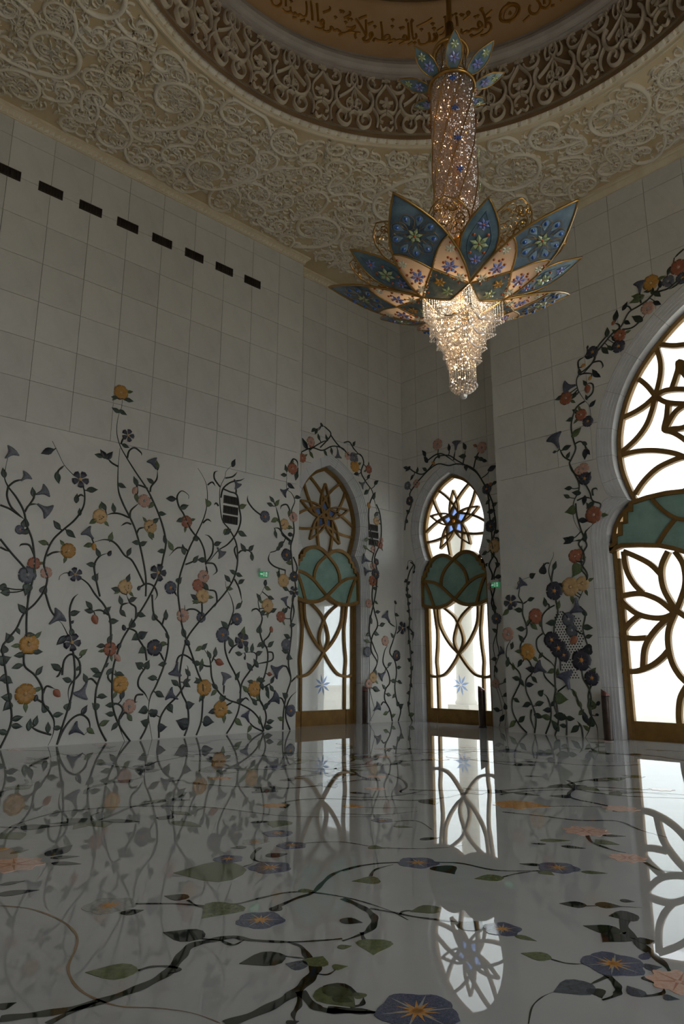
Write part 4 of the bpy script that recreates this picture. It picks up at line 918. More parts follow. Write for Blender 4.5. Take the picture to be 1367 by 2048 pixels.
# ---- around the second niche door
vine(PN2, DCR, 'thin string of small dark heart leaves hanging beside the bright niche door', '785 1850 765 1780 770 1680 780 1560 775 1440 765 1330 770 1240 760 1130 755 1030 770 960 790 922 782 897 762 898 757 925; 770 1300 790 1330 785 1370; 775 905 798 925 795 960',
     ';'.join('h %d %d .85' % q for q in ((743, 1018), (766, 1025), (752, 1062), (772, 1108), (752, 1100), (768, 1150), (760, 1195), (776, 1242), (760, 1292), (784, 1330), (764, 1382), (784, 1440), (764, 1482), (784, 1530), (770, 1582), (780, 1640), (760, 1682), (762, 1750))) + ';L 782 1810 1.2;e 756 940 .8;e 795 962 .8', 0.88, group=GD)
vine(PN2, DCR, 'leafy garland arching over the bright niche door with pink and yellow blooms', '740 715 750 640 780 560 770 500 800 450 840 400 890 350 940 320 1000 330 1050 320 1110 330 1160 360 1200 420 1230 480 1240 560 1245 640 1255 700 1260 800 1270 860 1240 920 1260 980 1250 1050 1262 1120 1280 1200 1290 1300 1265 1400 1280 1500 1270 1600 1300 1700 1320 1800 1300 1880; 760 340 800 370 850 380 900 330 930 280 1000 270 1050 300 1120 340 1180 390 1250 520 1270 600 1280 700 1250 830 1290 900 1270 980 1275 1060 1255 1150 1290 1250 1285 1360 1300 1450 1270 1560 1310 1680 1340 1780 1335 1880; 870 305 920 268 960 260 1010 290 1060 330; 1150 345 1165 280 1190 235; 1030 300 1040 240; 1085 330 1100 240; 1230 930 1222 918 1235 910',
     'k 760 350 1.1;l 745 343;l 815 357;l 858 352 1.1;l 782 402;g 757 450;p 810 437 1.2;u 770 540 1.1;h 757 602;h 750 655;k 855 257 1.2;k 866 295 1.3;p 935 205 1.6;n 910 317 1.2;T 1045 210 1.3;k 1003 222 1.1;k 1095 215 1.2;p 1198 224 1.5;d 1158 212 .8;l 1170 282;l 1082 275 1.4;l 940 272;h 1105 347 1.1;l 1215 302;l 1195 290;k 1260 345 1.5;b 1227 470 1.2;l 1275 432;k 1255 602 1.3;u 1250 690 1.3;k 1287 722;c 1275 808 1.4;l 1292 770;h 1287 915;l 1213 852;k 1298 990 1.1;p 1255 1045 1.2;h 1270 1167 1.1;b 1285 1240 1.2;l 1275 1310;T 1312 1442 1.1;l 1270 1480;l 1280 1540;p 1280 1625 1.1;l 1342 1605;l 1285 1780 1.1;h 1337 1757;l 1320 1830 1.2;l 1345 1692;d 1250 440 .8;l 1235 545;l 1275 560;l 1268 650', 0.88, group=GD)
# ---- beside the great door
vine(PR, RA, 'long garland following the great arch down to a large brick red bloom', '1344 230 1300 270 1240 320 1180 340 1140 360 1100 400 1040 440 980 480 930 570 870 620 820 680 770 740 750 800 700 850 650 890 635 940 650 1000 690 1060 720 1100 730 1170; 1344 250 1290 300 1245 327; 940 590 1000 580 1050 540 1090 490; 1000 470 980 440 950 435; 830 640 780 700 760 760 740 810 690 870 640 910; 650 850 648 800 690 770; 740 810 790 800 810 830 800 850; 650 890 700 880 750 885; 690 1065 640 1100 610 1170 600 1240 615 1320 630 1380 600 1450 590 1480 620 1540 650 1600 650 1660 620 1720 610 1800 630 1880 680 1950; 700 1050 740 1010 745 960 725 945 700 955; 600 1460 550 1430 520 1370; 620 1350 660 1330 690 1355; 590 1480 610 1530 670 1580 720 1660 740 1720 790 1740 790 1770 760 1790; 640 1720 690 1700 740 1710; 745 1690 740 1650 765 1640 772 1655; 630 1740 640 1830 680 1950 700 1920 750 1870; 920 590 915 560 885 548; 1140 350 1140 300; 1060 420 1050 330; 1160 350 1185 300; 1344 60 1310 90 1280 120',
     'r 1308 180 1.6;l 1245 207 1.1;y 1125 283 1.35;T 1055 310 1.4;g 1240 272 1.1;k 1187 290;b 1335 250 1.2;L 1035 392 1.9;L 1030 372 1.3;l 1168 357 1.3;l 1105 337;p 1105 450 1.5;k 1168 418 1.1;k 955 438 1.1;k 895 500 1.4;d 878 548 .8;l 1037 520 1.7;k 970 546;r 920 630 1.35;l 838 610 1.3;k 885 655;u 912 702 1.3;l 825 732 1.4;l 855 715;u 742 740 1.2;k 715 775;n 680 828;l 655 870;k 755 880 1.3;k 775 895;n 725 912;T 590 970 1.6;d 708 985 1.4;l 690 945;r 565 1045 1.5;l 520 1045 1.2;l 620 1030;k 742 1080 1.1;r 665 1155 1.3;l 625 1130;l 590 1187 1.1;u 710 1198 1.1;L 635 1270 1.7;T 500 1330 1.9;l 572 1370 1.3;l 685 1342;l 580 1422;k 690 1417 1.3;k 710 1400;p 683 1508 1.3;p 652 1525 1.1;u 690 1575 1.3;K 715 1555 1.2;l 580 1640 1.1;l 570 1692;l 635 1670 1.3;k 687 1720 1.2;l 727 1752 1.3;r 748 1815 1.75;H 590 1790 1.5;k 680 1852 1.3;k 585 1985 1.6;l 690 1970;e 708 708 .7;e 490 1400 .8;l 700 1040 .8', 0.82, group=GR)
vine(PR, RB, 'braided vine dropping to the floor beside the great door, two cream roses on it', '690 390 660 430 690 480 700 540 680 600 712 650 700 720 660 800; 700 400 715 440 690 490 678 560 720 640 690 740 650 830; 670 850 705 900 690 1000 710 1080 732 1150 720 1240 770 1290; 680 1250 690 1330 730 1400 745 1480 735 1560 780 1650 790 1735; 745 1380 725 1450 740 1540 745 1600 730 1680 705 1730; 690 400 630 410; 690 550 650 545 640 520; 690 570 655 590; 690 1730 680 1660 650 1620; 700 1590 660 1490 630 1420 598 1400; 745 1520 780 1515; 640 1010 690 1040; 590 935 575 905 540 880',
     'k 585 400 1.3;l 705 385 1.1;r 635 512 1.4;r 660 500 1.1;H 640 615 1.9;c 605 718 1.7;c 685 697 1.3;k 552 710 1.1;T 648 845 1.6;l 696 890 1.1;l 722 990 1.4;l 730 1050;u 680 1210 1.9;K 707 1140 1.6;g 592 935 1.3;g 615 1010 1.2;d 628 1075 1.5;T 580 1345 1.9;u 750 1330 1.4;L 760 1280;H 740 1495 1.5;e 792 1500;k 702 1590 1.4;h 745 1612 1.5;L 712 1665;e 785 1577 .7;l 635 1675 1.4;L 632 1430;L 663 1500 1.1;L 680 1558', 0.82, group=GR)
vine(PR, RB, 'upright vine with dark violet blooms overlapping the round-holed grille', '500 1720 525 1620 515 1520 505 1400 500 1280 510 1180 495 1090 500 960 522 890 510 820 490 720 460 620 470 560 490 510 490 485; 490 600 480 680 500 780 530 860; 500 840 450 870 415 920 415 1000 440 1050 480 1090; 420 1030 380 1070 385 1140 430 1190 480 1230 520 1290; 520 1420 590 1370; 500 1390 440 1330 420 1280; 510 1400 495 1500 520 1590; 540 1280 535 1180 520 1120; 465 560 440 560 425 585; 460 870 462 840 440 825; 440 1705 470 1620 475 1540 450 1460 415 1430; 580 1715 580 1620 565 1570',
     'K 423 592 1.4;l 500 575 1.2;u 498 745 1.75;L 525 840 1.2;l 435 820 1.2;T 408 1270 1.5;L 475 1285 1.2;L 520 1292;L 405 1180;H 552 1470 1.8;l 545 1590 1.9;l 605 1602 1.2;u 480 1075 1.6;u 525 1130 1.7;u 562 1175 1.3;l 475 960 1.5;l 505 1650 1.6;l 555 1650;h 412 1425 1.1;k 450 1545 1.2;L 440 1592 1.4;l 490 1500', 0.82, group=GR)
vine(PR, RB, 'slim vine with a pink bloom and a yellow flower nearer the niche', '365 1700 375 1600 345 1500 310 1420 310 1340 350 1290 330 1220 280 1170 270 1110 310 1040 310 980 285 900 285 830 258 780 265 720 250 690 280 670 340 650; 280 825 230 815; 315 980 340 945 360 935; 290 830 320 810; 345 1540 340 1600 365 1680',
     'h 355 638 1.1;T 272 702 1.3;s 205 820 1.3;L 172 890 1.3;l 255 873 1.3;l 342 800 1.1;r 372 915 1.65;L 362 985 1.3;l 270 1000 1.3;l 275 1065 1.2;y 318 1155 1.45;l 265 1232 1.2;k 340 1272 1.5;k 332 1375 1.2;l 365 1342 1.1;l 310 1510 1.3;l 400 1500 1.3;l 392 1585 1.3', 0.82, group=GR)
vine(PR, RB, 'short vine nearest the niche edge with one pink rose', '315 1700 260 1640 220 1560 215 1480 240 1420 270 1350 260 1290 200 1230 175 1180 180 1120 205 1070 190 1040; 205 1100 222 1125', 'p 187 1035 1.6;l 215 1112;l 185 1222 1.3;l 240 1332 1.2;l 278 1360 1.2;l 245 1480;L 215 1640 1.3;l 280 1605 1.3;L 222 1252', 0.82, group=GR)

# ================================================================== GRILLES, SIGNS, POSTS
def grille(pl, a, b, w, h, label, group, n=5):
    t = thing('air_grille', pl.pt(a, b - h / 2, 0), label, 'grille', group)
    MB().slab(pl, rect(a - w / 2, a + w / 2, b - h / 2, b + h / 2), [(0, 1, 2), (0, 2, 3)], 0, .004).build('recess_shade', 'grille_dark', t)  # dark sheet laid on the wall, recess shade put into its colour
    MB().ribbon(pl, rect(a - w / 2, a + w / 2, b - h / 2, b + h / 2), .012, 0, .018, closed=True).build('grille_frame', 'grille_slat', t)
    for i in range(n):
        x = a - w / 2 + w * (i + 1) / (n + 1)
        MB().ribbon(pl, [(x, b - h / 2), (x, b + h / 2)], .006, 0, .014).build('slat', 'grille_slat', t)
    return t
for i, y in enumerate([TY0 + TW * k for k in range(0, 8)]):
    words = ('first', 'second', 'third', 'fourth', 'fifth', 'sixth', 'seventh', 'eighth')[7 - i]
    grille(PL, y, 10.44, .46, .18, 'narrow dark air grille high on the wall, %s of the row from the niche' % words, 'air grilles high on the long wall', 7)
for i, (x, y) in enumerate(((508, 475), (506, 538), (503, 598))):
    a, b = PL.uv(300 + x / 3.15, 850 + y / 3.15)
    grille(PL, a, b, .37, .155, ('topmost', 'middle', 'lowest')[i] + ' of three stacked dark grilles among the vines of the long wall', 'stacked grilles on the long wall', 4)
for i, (x, y) in enumerate(((551, 700), (554, 743), (553, 788))):
    a, b = PN1.uv(560 + x / 2.9717, 820 + y / 2.9717)
    grille(PN1, a, b, .34, .15, ('topmost', 'middle', 'lowest')[i] + ' of three small grilles beside the niche door garland', 'stacked grilles in the niche', 4)
# perforated marble grille: black discs, shade of the round holes put into colour
def perforated():
    poly = parse_pts('505 885 530 875 560 880 590 905 640 900 682 960 692 1080 685 1155 625 1155 602 1195 645 1250 672 1345 545 1345 545 1240 588 1190 560 1120 500 1020 493 930')
    cv = lambda p: PR.uv(960 + p[0] / 3.3587, 960 + p[1] / 3.3587)
    P = [cv(p) for p in poly]; cx = sum(p[0] for p in P) / len(P); t = thing('perforated_grille', PR.pt(cx, min(p[1] for p in P), 0), 'patch of round black ventilation holes between violet blooms beside the great door', 'grille')
    b = MB(); n = 0; dz = .052; row = 0; z = min(p[1] for p in P)
    while z < max(p[1] for p in P):
        u = min(p[0] for p in P) + (row % 2) * .032
        while u < max(p[0] for p in P):
            if inside((u, z), P):
                vs = [PR.pt(u + .0165 * math.cos(k * math.pi / 4), z + .0165 * math.sin(k * math.pi / 4), .0015) for k in range(8)]
                b.add(vs, [tuple(range(8))])
            u += .064
        z += dz; row += 1
    o = b.build('vent_hole_shade', 'black_hole', t); o['kind'] = 'stuff'
perforated()
def exit_sign(pl, px, py, label):
    a, b = pl.uv(px, py); w, h = .23, .125; t = thing('exit_sign', pl.pt(a, b - h / 2 - .03, 0), label, 'exit sign', 'lit exit signs')
    MB().slab(pl, rect(a - w / 2 - .02, a + w / 2 + .02, b + h / 2, b + h / 2 + .06), [(0, 1, 2), (0, 2, 3)], 0, .09).build('housing', 'sign_white', t)
    MB().slab(pl, rect(a - w / 2, a + w / 2, b - h / 2, b + h / 2), [(0, 1, 2), (0, 2, 3)], .03, .055).build('sign_plate', 'sign_green', t)
    f = MB()
    def q(pts): n = len(pts); f.add([pl.pt(a + x, b + z, .057) for x, z in pts], [tuple(range(n))])
    # running figure, arrow and doorway as on an emergency exit plate
    q([(.035, -.045), (.085, -.045), (.085, .05), (.035, .05)]); q([(-.11, -.012), (-.06, -.012), (-.06, .012), (-.11, .012)]); q([(-.062, -.03), (-.035, 0), (-.062, .03)])
    q([(-.018, -.045), (.004, -.045), (.004, .05), (-.018, .05)])
    f.build('pictogram', 'sign_pict', t)
    g = MB()
    def k(pts): g.add([pl.pt(a + x, b + z, .059) for x, z in pts], [tuple(range(len(pts)))])
    k([(.052, .022), (.066, .022), (.066, .038), (.052, .038)]); k([(.045, -.005), (.07, .0), (.066, .02), (.05, .02)]); k([(.042, -.04), (.05, -.04), (.062, -.005), (.05, -.005)]); k([(.075, -.035), (.082, -.03), (.068, -.002), (.058, -.006)])
    g.build('running_figure', 'sign_green', t)
exit_sign(PL, 525, 1149, 'small lit green exit sign on the long wall between vines')
exit_sign(PN2, 992, 1170, 'small lit green exit sign in the niche beside the pink bloom')
def post(px, py, h, rad, label):
    a, b = PF.uv(px, py); t = thing('access_post', (a, b, 0), label, 'bollard', 'bronze posts at the doors')
    prof = [(0.0, 0.0), (rad * 1.12, 0.0), (rad * 1.12, .02), (rad, .025), (rad, h - .14)]
    MB().lathe(prof, (a, b), 20).build('post_body', 'bollard', t, smooth=True)
    m = MB(); n = 20; d = (Vector((0, 0)) - Vector((a, b))).normalized()
    low = [(a + rad * math.cos(2 * math.pi * i / n), b + rad * math.sin(2 * math.pi * i / n), h - .125) for i in range(n)]
    top = []
    for x, y, z in low:
        s = (Vector((x - a, y - b)).dot(Vector((.92, .39)))) / rad; top.append((a + (x - a) * .93, b + (y - b) * .93, h - .045 - .05 * s))
    m.add(low + top, [(i, (i + 1) % n, n + (i + 1) % n, n + i) for i in range(n)] + [tuple(range(n, 2 * n))]).build('slanted_cap', 'bollard_top', t)
    MB().lathe([(rad * 1.005, h - .14), (rad * .97, h - .138), (rad * .97, h - .127), (rad * 1.005, h - .125)], (a, b), 20).build('groove', 'black_hole', t)
post(730.5, 1447, .92, .07, 'slim bronze access post in front of the dim glazed niche door')
post(965, 1454.5, .95, .085, 'bronze access post silhouetted against the bright niche door')
post(1217, 1480, .95, .085, 'bronze access post with a slanted cap beside the great door')

# ================================================================== CHANDELIER
def chandelier():
    az = R(126.85); D = 7.608; C2 = Vector((math.cos(az) * D, math.sin(az) * D)); toc = az + math.pi; PH = 0.236
    root = thing('chandelier', (C2.x, C2.y, 4.30), 'huge lotus-shaped gold and crystal chandelier with blue enamelled petals under the dome', 'chandelier')
    C3 = Vector((C2.x, C2.y, 0))
    def polar(a, r, z): return Vector((C2.x + r * math.cos(a), C2.y + r * math.sin(a), z))
    # ---- rod, neck, rings
    MB().lathe([(.035, 9.25), (.035, 19.0)], C2, 16).build('hanging_rod', 'gold', root, smooth=True)
    MB().lathe([(0.0, 9.5), (.05, 9.5), (.06, 9.3), (.09, 9.22), (.12, 9.2), (.06, 9.15), (.05, 9.0)], C2, 20).build('rod_collar', 'gold', root, smooth=True)
    for nm, rr, z, t in (('crown_ring', .285, 8.50, .022), ('crown_ring', .262, 8.56, .014), ('upper_ring', .215, 9.05, .02), ('upper_ring', .19, 9.10, .012), ('rim_ring', .10, 5.42, .012)):
        MB().tube([polar(2 * math.pi * i / 48, rr, z) for i in range(48)], t, 6, closed=True).build(nm, 'gold', root, smooth=True)
    for k in range(8):
        a = 2 * math.pi * k / 8
        MB().tube(smooth([polar(a, .26, 8.53), polar(a, .18, 8.75), polar(a, .19, 9.0), polar(a, .11, 9.16), polar(a, .06, 9.2)], 4), .009, 5).build('neck_stem', 'gold', root, smooth=True)
    # ---- crystal strands
    def beads(strands, nm, size=.0125, pitch=.021, cup=None):
        b = MB(); q = random.Random(5)
        for a, r, z0, z1 in strands:
            n = max(1, int((z0 - z1) / pitch))
            for i in range(n):
                z = z0 - i * pitch; p = polar(a, r, z); s = size * q.uniform(.85, 1.1); t = q.uniform(0, 1.5); e = Vector((math.cos(t), math.sin(t), 0)) * s * .8; f = Vector((-math.sin(t), math.cos(t), 0)) * s * .8
                b.add([p + Vector((0, 0, s * 1.25)), p + e, p + f, p - e, p - f, p - Vector((0, 0, s * 1.25))], [(0, 1, 2), (0, 2, 3), (0, 3, 4), (0, 4, 1), (5, 2, 1), (5, 3, 2), (5, 4, 3), (5, 1, 4)])
            if cup:
                p = polar(a, r, z1 - cup * .7); vs = []; m = 6
                for j, (rr, zz) in enumerate(((.55, .8), (1, 0), (.55, -.8))):
                    for i in range(m): t = 2 * math.pi * (i + .5 * (j % 2)) / m; vs.append(p + Vector((rr * cup * math.cos(t), rr * cup * math.sin(t), zz * cup)))
                b.add(vs, [tuple(range(m))] + [(j * m + i, j * m + (i + 1) % m, (j + 1) * m + (i + 1) % m, (j + 1) * m + i) for j in range(2) for i in range(m)] + [tuple(range(2 * m, 3 * m))])
        o = b.build(nm, 'crystal', root); o['kind'] = 'stuff'
    beads([(2 * math.pi * i / 78, .262 - .012 * 0, 8.47, 6.2) for i in range(78)], 'column_strands', .0135, .026)
    beads([(2 * math.pi * i / 40, .17, 8.98, 8.55) for i in range(40)], 'neck_strands', .012, .026)
    def star_r(a, ro, ri):
        # five-pointed outline: points between the big petals
        t = ((a - toc - PH) / (2 * math.pi / 5)) % 1.0; t = abs(t - .5) * 2   # 1 at points, 0 at notches
        A = math.pi / 5 * (1 - t); p, q = Vector((ro, 0)), Vector((ri * math.cos(math.pi / 5), ri * math.sin(math.pi / 5)))
        d = q - p; u = Vector((math.cos(A), math.sin(A))); s = p.cross(d) / u.cross(d); return s
    for nm, ro, ri, z0, z1, n, cp in (('crystal_tier', .50, .28, 5.46, 5.22, 150, .016), ('crystal_tier', .385, .235, 5.27, 5.07, 112, .016), ('crystal_tier', .285, .20, 5.12, 4.91, 84, .015), ('crystal_tier', .215, .17, 4.95, 4.76, 66, .015)):
        st = []
        for i in range(n):
            a = 2 * math.pi * i / n; r = star_r(a, ro, ri); lift = .08 * (r - ri) / (ro - ri)
            st.append((a, r, z0 - .07 + lift, z1 - .03 + lift * .15)); 
        beads(st, nm, .0125, .021, cp)
    beads([(2 * math.pi * i / 34, .148, 4.84, 4.47) for i in range(34)], 'crystal_drum', .0125, .021, .015)
    st = []
    for j, (rr, zz, n) in enumerate(((.15, 4.46, 22), (.125, 4.43, 18), (.095, 4.405, 14), (.06, 4.385, 9), (.025, 4.37, 4))): st += [(2 * math.pi * (i + .5 * (j % 2)) / n, rr, zz + .02, zz) for i in range(n)]
    beads(st, 'crystal_basket', .010, .02, .021)
    b = MB(); m = 8; vs = []
    for rr, zz in ((.015, .048), (.036, .03), (.045, 0), (.036, -.03), (.015, -.048)): vs += [Vector((C2.x + rr * math.cos(2 * math.pi * i / m), C2.y + rr * math.sin(2 * math.pi * i / m), 4.335 + zz)) for i in range(m)]
    b.add(vs, [tuple(range(m))] + [(j * m + i, j * m + (i + 1) % m, (j + 1) * m + (i + 1) % m, (j + 1) * m + i) for j in range(4) for i in range(m)] + [tuple(range(4 * m, 5 * m))]).build('finial_ball', 'crystal', root)
    # ---- bulbs
    bulb = MB(); vs = []
    for j in range(5):
        t = math.pi * j / 4; vs += [(math.sin(t) * .0075 * math.cos(k * math.pi / 4), math.sin(t) * .0075 * math.sin(k * math.pi / 4),   .009 * math.cos(t)) for k in range(8)]
    bulb.add(vs, [(j * 8 + i, j * 8 + (i + 1) % 8, (j + 1) * 8 + (i + 1) % 8, (j + 1) * 8 + i) for j in range(4) for i in range(8)]); bme = bulb.mesh('light_bulb', 'bulb')
    spots = [(toc + PH + 2 * math.pi * k / 5 + R(36), .20, 5.50) for k in range(5)] + [(toc + PH + 2 * math.pi * k / 5, .30, 5.40) for k in range(5)] + [(toc + .4 + 2 * math.pi * k / 3, .09, 5.12) for k in range(3)] + [(toc + 2 * math.pi * k / 3, .06, 4.95) for k in range(3)] + [(toc + 2 * math.pi * k / 2, .05, 4.68) for k in range(2)]
    q = random.Random(9)
    spots += [(q.uniform(0, 6.28), q.uniform(.1, .21), 6.25 + 2.2 * i / 46) for i in range(46)]
    for ro, z0, z1, n in ((.24, 5.42, 5.25, 22), (.34, 5.40, 5.25, 16), (.18, 5.2, 5.08, 14), (.14, 5.02, 4.90, 12), (.09, 4.84, 4.56, 16)): spots += [(2 * math.pi * i / n + q.uniform(-.1, .1), ro * q.uniform(.75, 1), q.uniform(z1, z0)) for i in range(n)]
    MB().lathe([(.235, 6.2), (.235, 8.46)], C2, 32).build('added_diffuser', 'diffuser_glass', root, smooth=True)  # added diffuser tube, spreads bulb light so the column looks luminous
    for a, r, z in spots:
        p = polar(a, r, z); link('light_bulb', bme, root, Matrix.Translation(p))
    for k in range(5):
        L = bpy.data.lights.new('chandelier_lamp', 'POINT'); L.energy = LAMP; L.color = (1, .80, .56); L.shadow_soft_size = .05
        o = bpy.data.objects.new('chandelier_lamp', L); COL.objects.link(o); p = polar(toc + PH + 2 * math.pi * k / 5 + R(36), .24, 5.56); o.parent = root; o.matrix_basis = WM[root.name].inverted() @ Matrix.Translation(p)
    # ---- column: inner tube, spiral wires and little flowers
    MB().lathe([(.05, 5.4), (.05, 9.2)], C2, 12).build('column_core', 'gold', root, smooth=True)
    for k in range(8):
        a0 = toc + 2 * math.pi * k / 8 + .28
        MB().tube([polar(a0 + R(150) * (i / 30), .278, 6.15 + 2.33 * i / 30) for i in range(31)], .0075, 5).build('spiral_wire', 'gold', root, smooth=True)
    fl = MB()
    for k in range(6):
        a = math.pi / 3 * k; fl.add([(0, 0, .15), (.58 * math.cos(a - .43), .58 * math.sin(a - .43), .2), (math.cos(a), math.sin(a), .05), (.58 * math.cos(a + .43), .58 * math.sin(a + .43), .2), (.55 * math.cos(a), .55 * math.sin(a), .5)], [(0, 1, 4), (1, 2, 4), (2, 3, 4), (3, 0, 4)])
    fme = fl.mesh('jewel_flower', 'gem_blue', False)
    cfl = [(toc + .06 + .05 * i, 8.38 - .43 * i, 'gem_blue') for i in range(4)] + [(toc + .2, 6.62, 'gem_orange')]
    for s in (-1, 1):
        for i in range(5): cfl.append((toc + s * R(88) + .04 * i, 8.4 - .45 * i, ('gem_orange', 'gem_orange', 'gem_green', 'gem_green', 'gem_blue')[i]))
    for a, z, m in cfl:
        n = Vector((math.cos(a), math.sin(a), 0)); link('jewel_flower', with_mat(fme, m), root, frame(polar(a, .283, z), Vector((0, 0, 1)), n, .055, .055, .05))
    gm = MB(); n = 8
    gm.add([(math.cos(2 * math.pi * i / n), math.sin(2 * math.pi * i / n), 0) for i in range(n)] + [(.65 * math.cos(2 * math.pi * i / n), .65 * math.sin(2 * math.pi * i / n), .6) for i in range(n)] + [(0, 0, .8)], [(i, (i + 1) % n, n + (i + 1) % n, n + i) for i in range(n)] + [(n + i, n + (i + 1) % n, 2 * n) for i in range(n)])
    gme = gm.mesh('jewel', 'gem_orange', True)
    tear = MB(); hp = [(0, .02), (.25, .16), (.5, .27), (.72, .27), (.9, .16), (1, .0)]
    tear.add([(x, w, 0) for x, w in hp] + [(x, -w, 0) for x, w in hp] + [(x, 0, w * .55) for x, w in hp], [(i, i + 1, 13 + i, 12 + i) for i in range(5)] + [(6 + i, 12 + i, 13 + i, 7 + i) for i in range(5)])
    tme = tear.mesh('teardrop', 'gem_lilac', True)
    # ---- petal surfaces
    def interp(tab, t):
        for (a, x), (b, y) in zip(tab, tab[1:]):
            if t <= b: return x + (y - x) * (t - a) / (b - a)
        return tab[-1][1]
    class Petal:
        def __init__(s, a, r0, r1, z0, z1, bow, tab, notch=0.0, cross=.03):
            s.__dict__.update(a=a, r0=r0, r1=r1, z0=z0, z1=z1, bow=bow, tab=tab, notch=notch, cross=cross); s.er = Vector((math.cos(a), math.sin(a), 0)); s.et = Vector((-math.sin(a), math.cos(a), 0))
        def P(s, v, u, h=0.0):
            rs = s.r0 + s.notch * abs(u); r = rs + (s.r1 - rs) * v; t = (r - s.r0) / (s.r1 - s.r0); w = interp(s.tab, v)
            z = s.z0 + (s.z1 - s.z0) * t - 4 * s.bow * t * (1 - t) + s.cross * u * u * (1 - v)
            p = C3 + s.er * r + s.et * (w * u) + Vector((0, 0, z))
            if h: p = p + s.N(v, u) * h
            return p
        def N(s, v, u):
            e = 1e-3; a = s.P(min(v + e, 1), u) - s.P(max(v - e, 0), u); b = s.et; n = b.cross(a); n = n if n.z < 0 else -n
            return n.normalized()                           # the outer, lower side
        def M(s, v, u, sz, ang=0.0, k=.5, h=.004):
            n = s.N(v, u); x = (s.P(min(v + .01, 1), u) - s.P(max(v - .01, 0), u)).normalized(); y = n.cross(x); d = x * math.cos(ang) + y * math.sin(ang)
            return frame(s.P(v, u, h), d, n, sz, sz, sz * k)
        def sheet(s, test, nv=36, nu=20, th=.006):
            b = MB(); idx = {}; fs = []
            def vid(i, j):
                if (i, j) not in idx: idx[(i, j)] = len(b.v); b.v.append(tuple(s.P(i / nv, -1 + 2 * j / nu)))
                return idx[(i, j)]
            for i in range(nv):
                for j in range(nu):
                    if test((i + .5) / nv, -1 + 2 * (j + .5) / nu): b.f.append((vid(i, j), vid(i, j + 1), vid(i + 1, j + 1), vid(i + 1, j)))
            return b
        def line(s, uv, r, b=None, h=0.0, n=5, closed=False):
            b = b or MB(); return b.tube([s.P(v, u, h) for v, u in uv], r, n, closed=closed)
        def border(s): return [(i / 20, -1) for i in range(21)] + [(1 - i / 20, 1) for i in range(1, 21)] + [(0, 1 - i / 5) for i in range(1, 10)]
    BT = [(0, .294), (.1, .325), (.2, .345), (.35, .355), (.5, .335), (.6, .305), (.7, .255), (.8, .185), (.9, .10), (1, .004)]
    NT = [(0, .012), (.1, .075), (.25, .15), (.42, .195), (.58, .20), (.72, .165), (.85, .10), (1, .004)]
    GT = [(0, .03), (.2, .11), (.45, .19), (.65, .225), (.8, .21), (.9, .155), (.97, .08), (1, .02)]
    arcv = lambda u: interp([(-1, .52), (-.75, .51), (-.5, .475), (-.25, .42), (0, .345), (.25, .26), (.5, .165), (.75, .07), (.9, .015), (1, 0.0)], u)
    for k in range(5):
        a = toc + PH + R(36) + 2 * math.pi * k / 5
        p = Petal(a, .28, 1.606, 5.40, 5.946, .045, BT, .125)
        pe = p.sheet(lambda v, u: v > arcv(u) and v > arcv(-u), 48, 26).build('lotus_petal', 'enamel_blue', root, smooth=True)
        p.sheet(lambda v, u: arcv(-u) < v < arcv(u), 48, 26).build('cream_panel', 'enamel_cream', pe, smooth=True); p.sheet(lambda v, u: arcv(u) < v < arcv(-u), 48, 26).build('cream_panel', 'enamel_cream', pe, smooth=True)
        p.sheet(lambda v, u: v < arcv(u) and v < arcv(-u), 48, 26).build('lower_panel', 'enamel_blue2', pe, smooth=True)
        p.line(p.border(), .0145, closed=True).build('gold_border', 'gold', pe, smooth=True)
        for s in (-1, 1): p.line([(arcv(u * s) + .004, u) for u in [-1 + .1 * i for i in range(20)]] if s > 0 else [(arcv(-u) + .004, u) for u in [1 - .1 * i for i in range(20)]], .0125, h=.003).build('divider', 'gold', pe, smooth=True)
        # nine-fold rosette of teardrops on the blue field
        for j in range(9):
            an = 2 * math.pi * j / 9; Mx = p.M(.66, 0, 1.45, an, .7); q = Mx @ Matrix.Translation((.085, 0, 0)) @ Matrix.Diagonal((.085, .10, .05, 1))
            link('rosette_drop', with_mat(tme, 'enamel_drop'), pe, q)
            link('rosette_gem', with_mat(gme, 'gem_blue'), pe, Mx @ Matrix.Translation((.142, 0, .004)) @ Matrix.Diagonal((.02, .015, .03, 1)))
        rw = MB()
        for j in range(9):
            an = 2 * math.pi * j / 9; Mx = p.M(.66, 0, 1.45, an, .7)
            rw.tube([Mx @ Vector(q) for q in smooth([(.05, 0, .006), (.09, .045, .006), (.14, .052, .006), (.185, 0, .006), (.14, -.052, .006), (.09, -.045, .006)], 3, True)], .0026, 4, closed=True)
        rw.build('rosette_wire', 'gold', pe)
        link('rosette_flower', with_mat(fme, 'gem_green'), pe, p.M(.66, 0, .095, .3)); link('jewel', gme, pe, p.M(.66, 0, .018, 0, 1, .012))
        # flowers and gems on the cream fields
        for s in (-1, 1):
            link('jewel_flower', with_mat(fme, 'gem_lilac'), pe, p.M(.28, .55 * s, .10, .2)); link('jewel', gme, pe, p.M(.28, .55 * s, .017, 0, 1, .03))
            link('jewel_flower', with_mat(fme, 'gem_clear'), pe, p.M(.42, .82 * s, .062, .5)); link('jewel_flower', with_mat(fme, 'gem_clear'), pe, p.M(.13, .70 * s, .075, .1))
            for v, u in ((.46, .93), (.36, .62), (.345, .42), (.33, .68), (.30, .86), (.22, .38), (.205, .62), (.20, .88), (.28, .36), (.10, .9), (.09, .58), (.16, .48), (.38, .95)): link('jewel', gme, pe, p.M(v, u * s, .018, 0, .9))
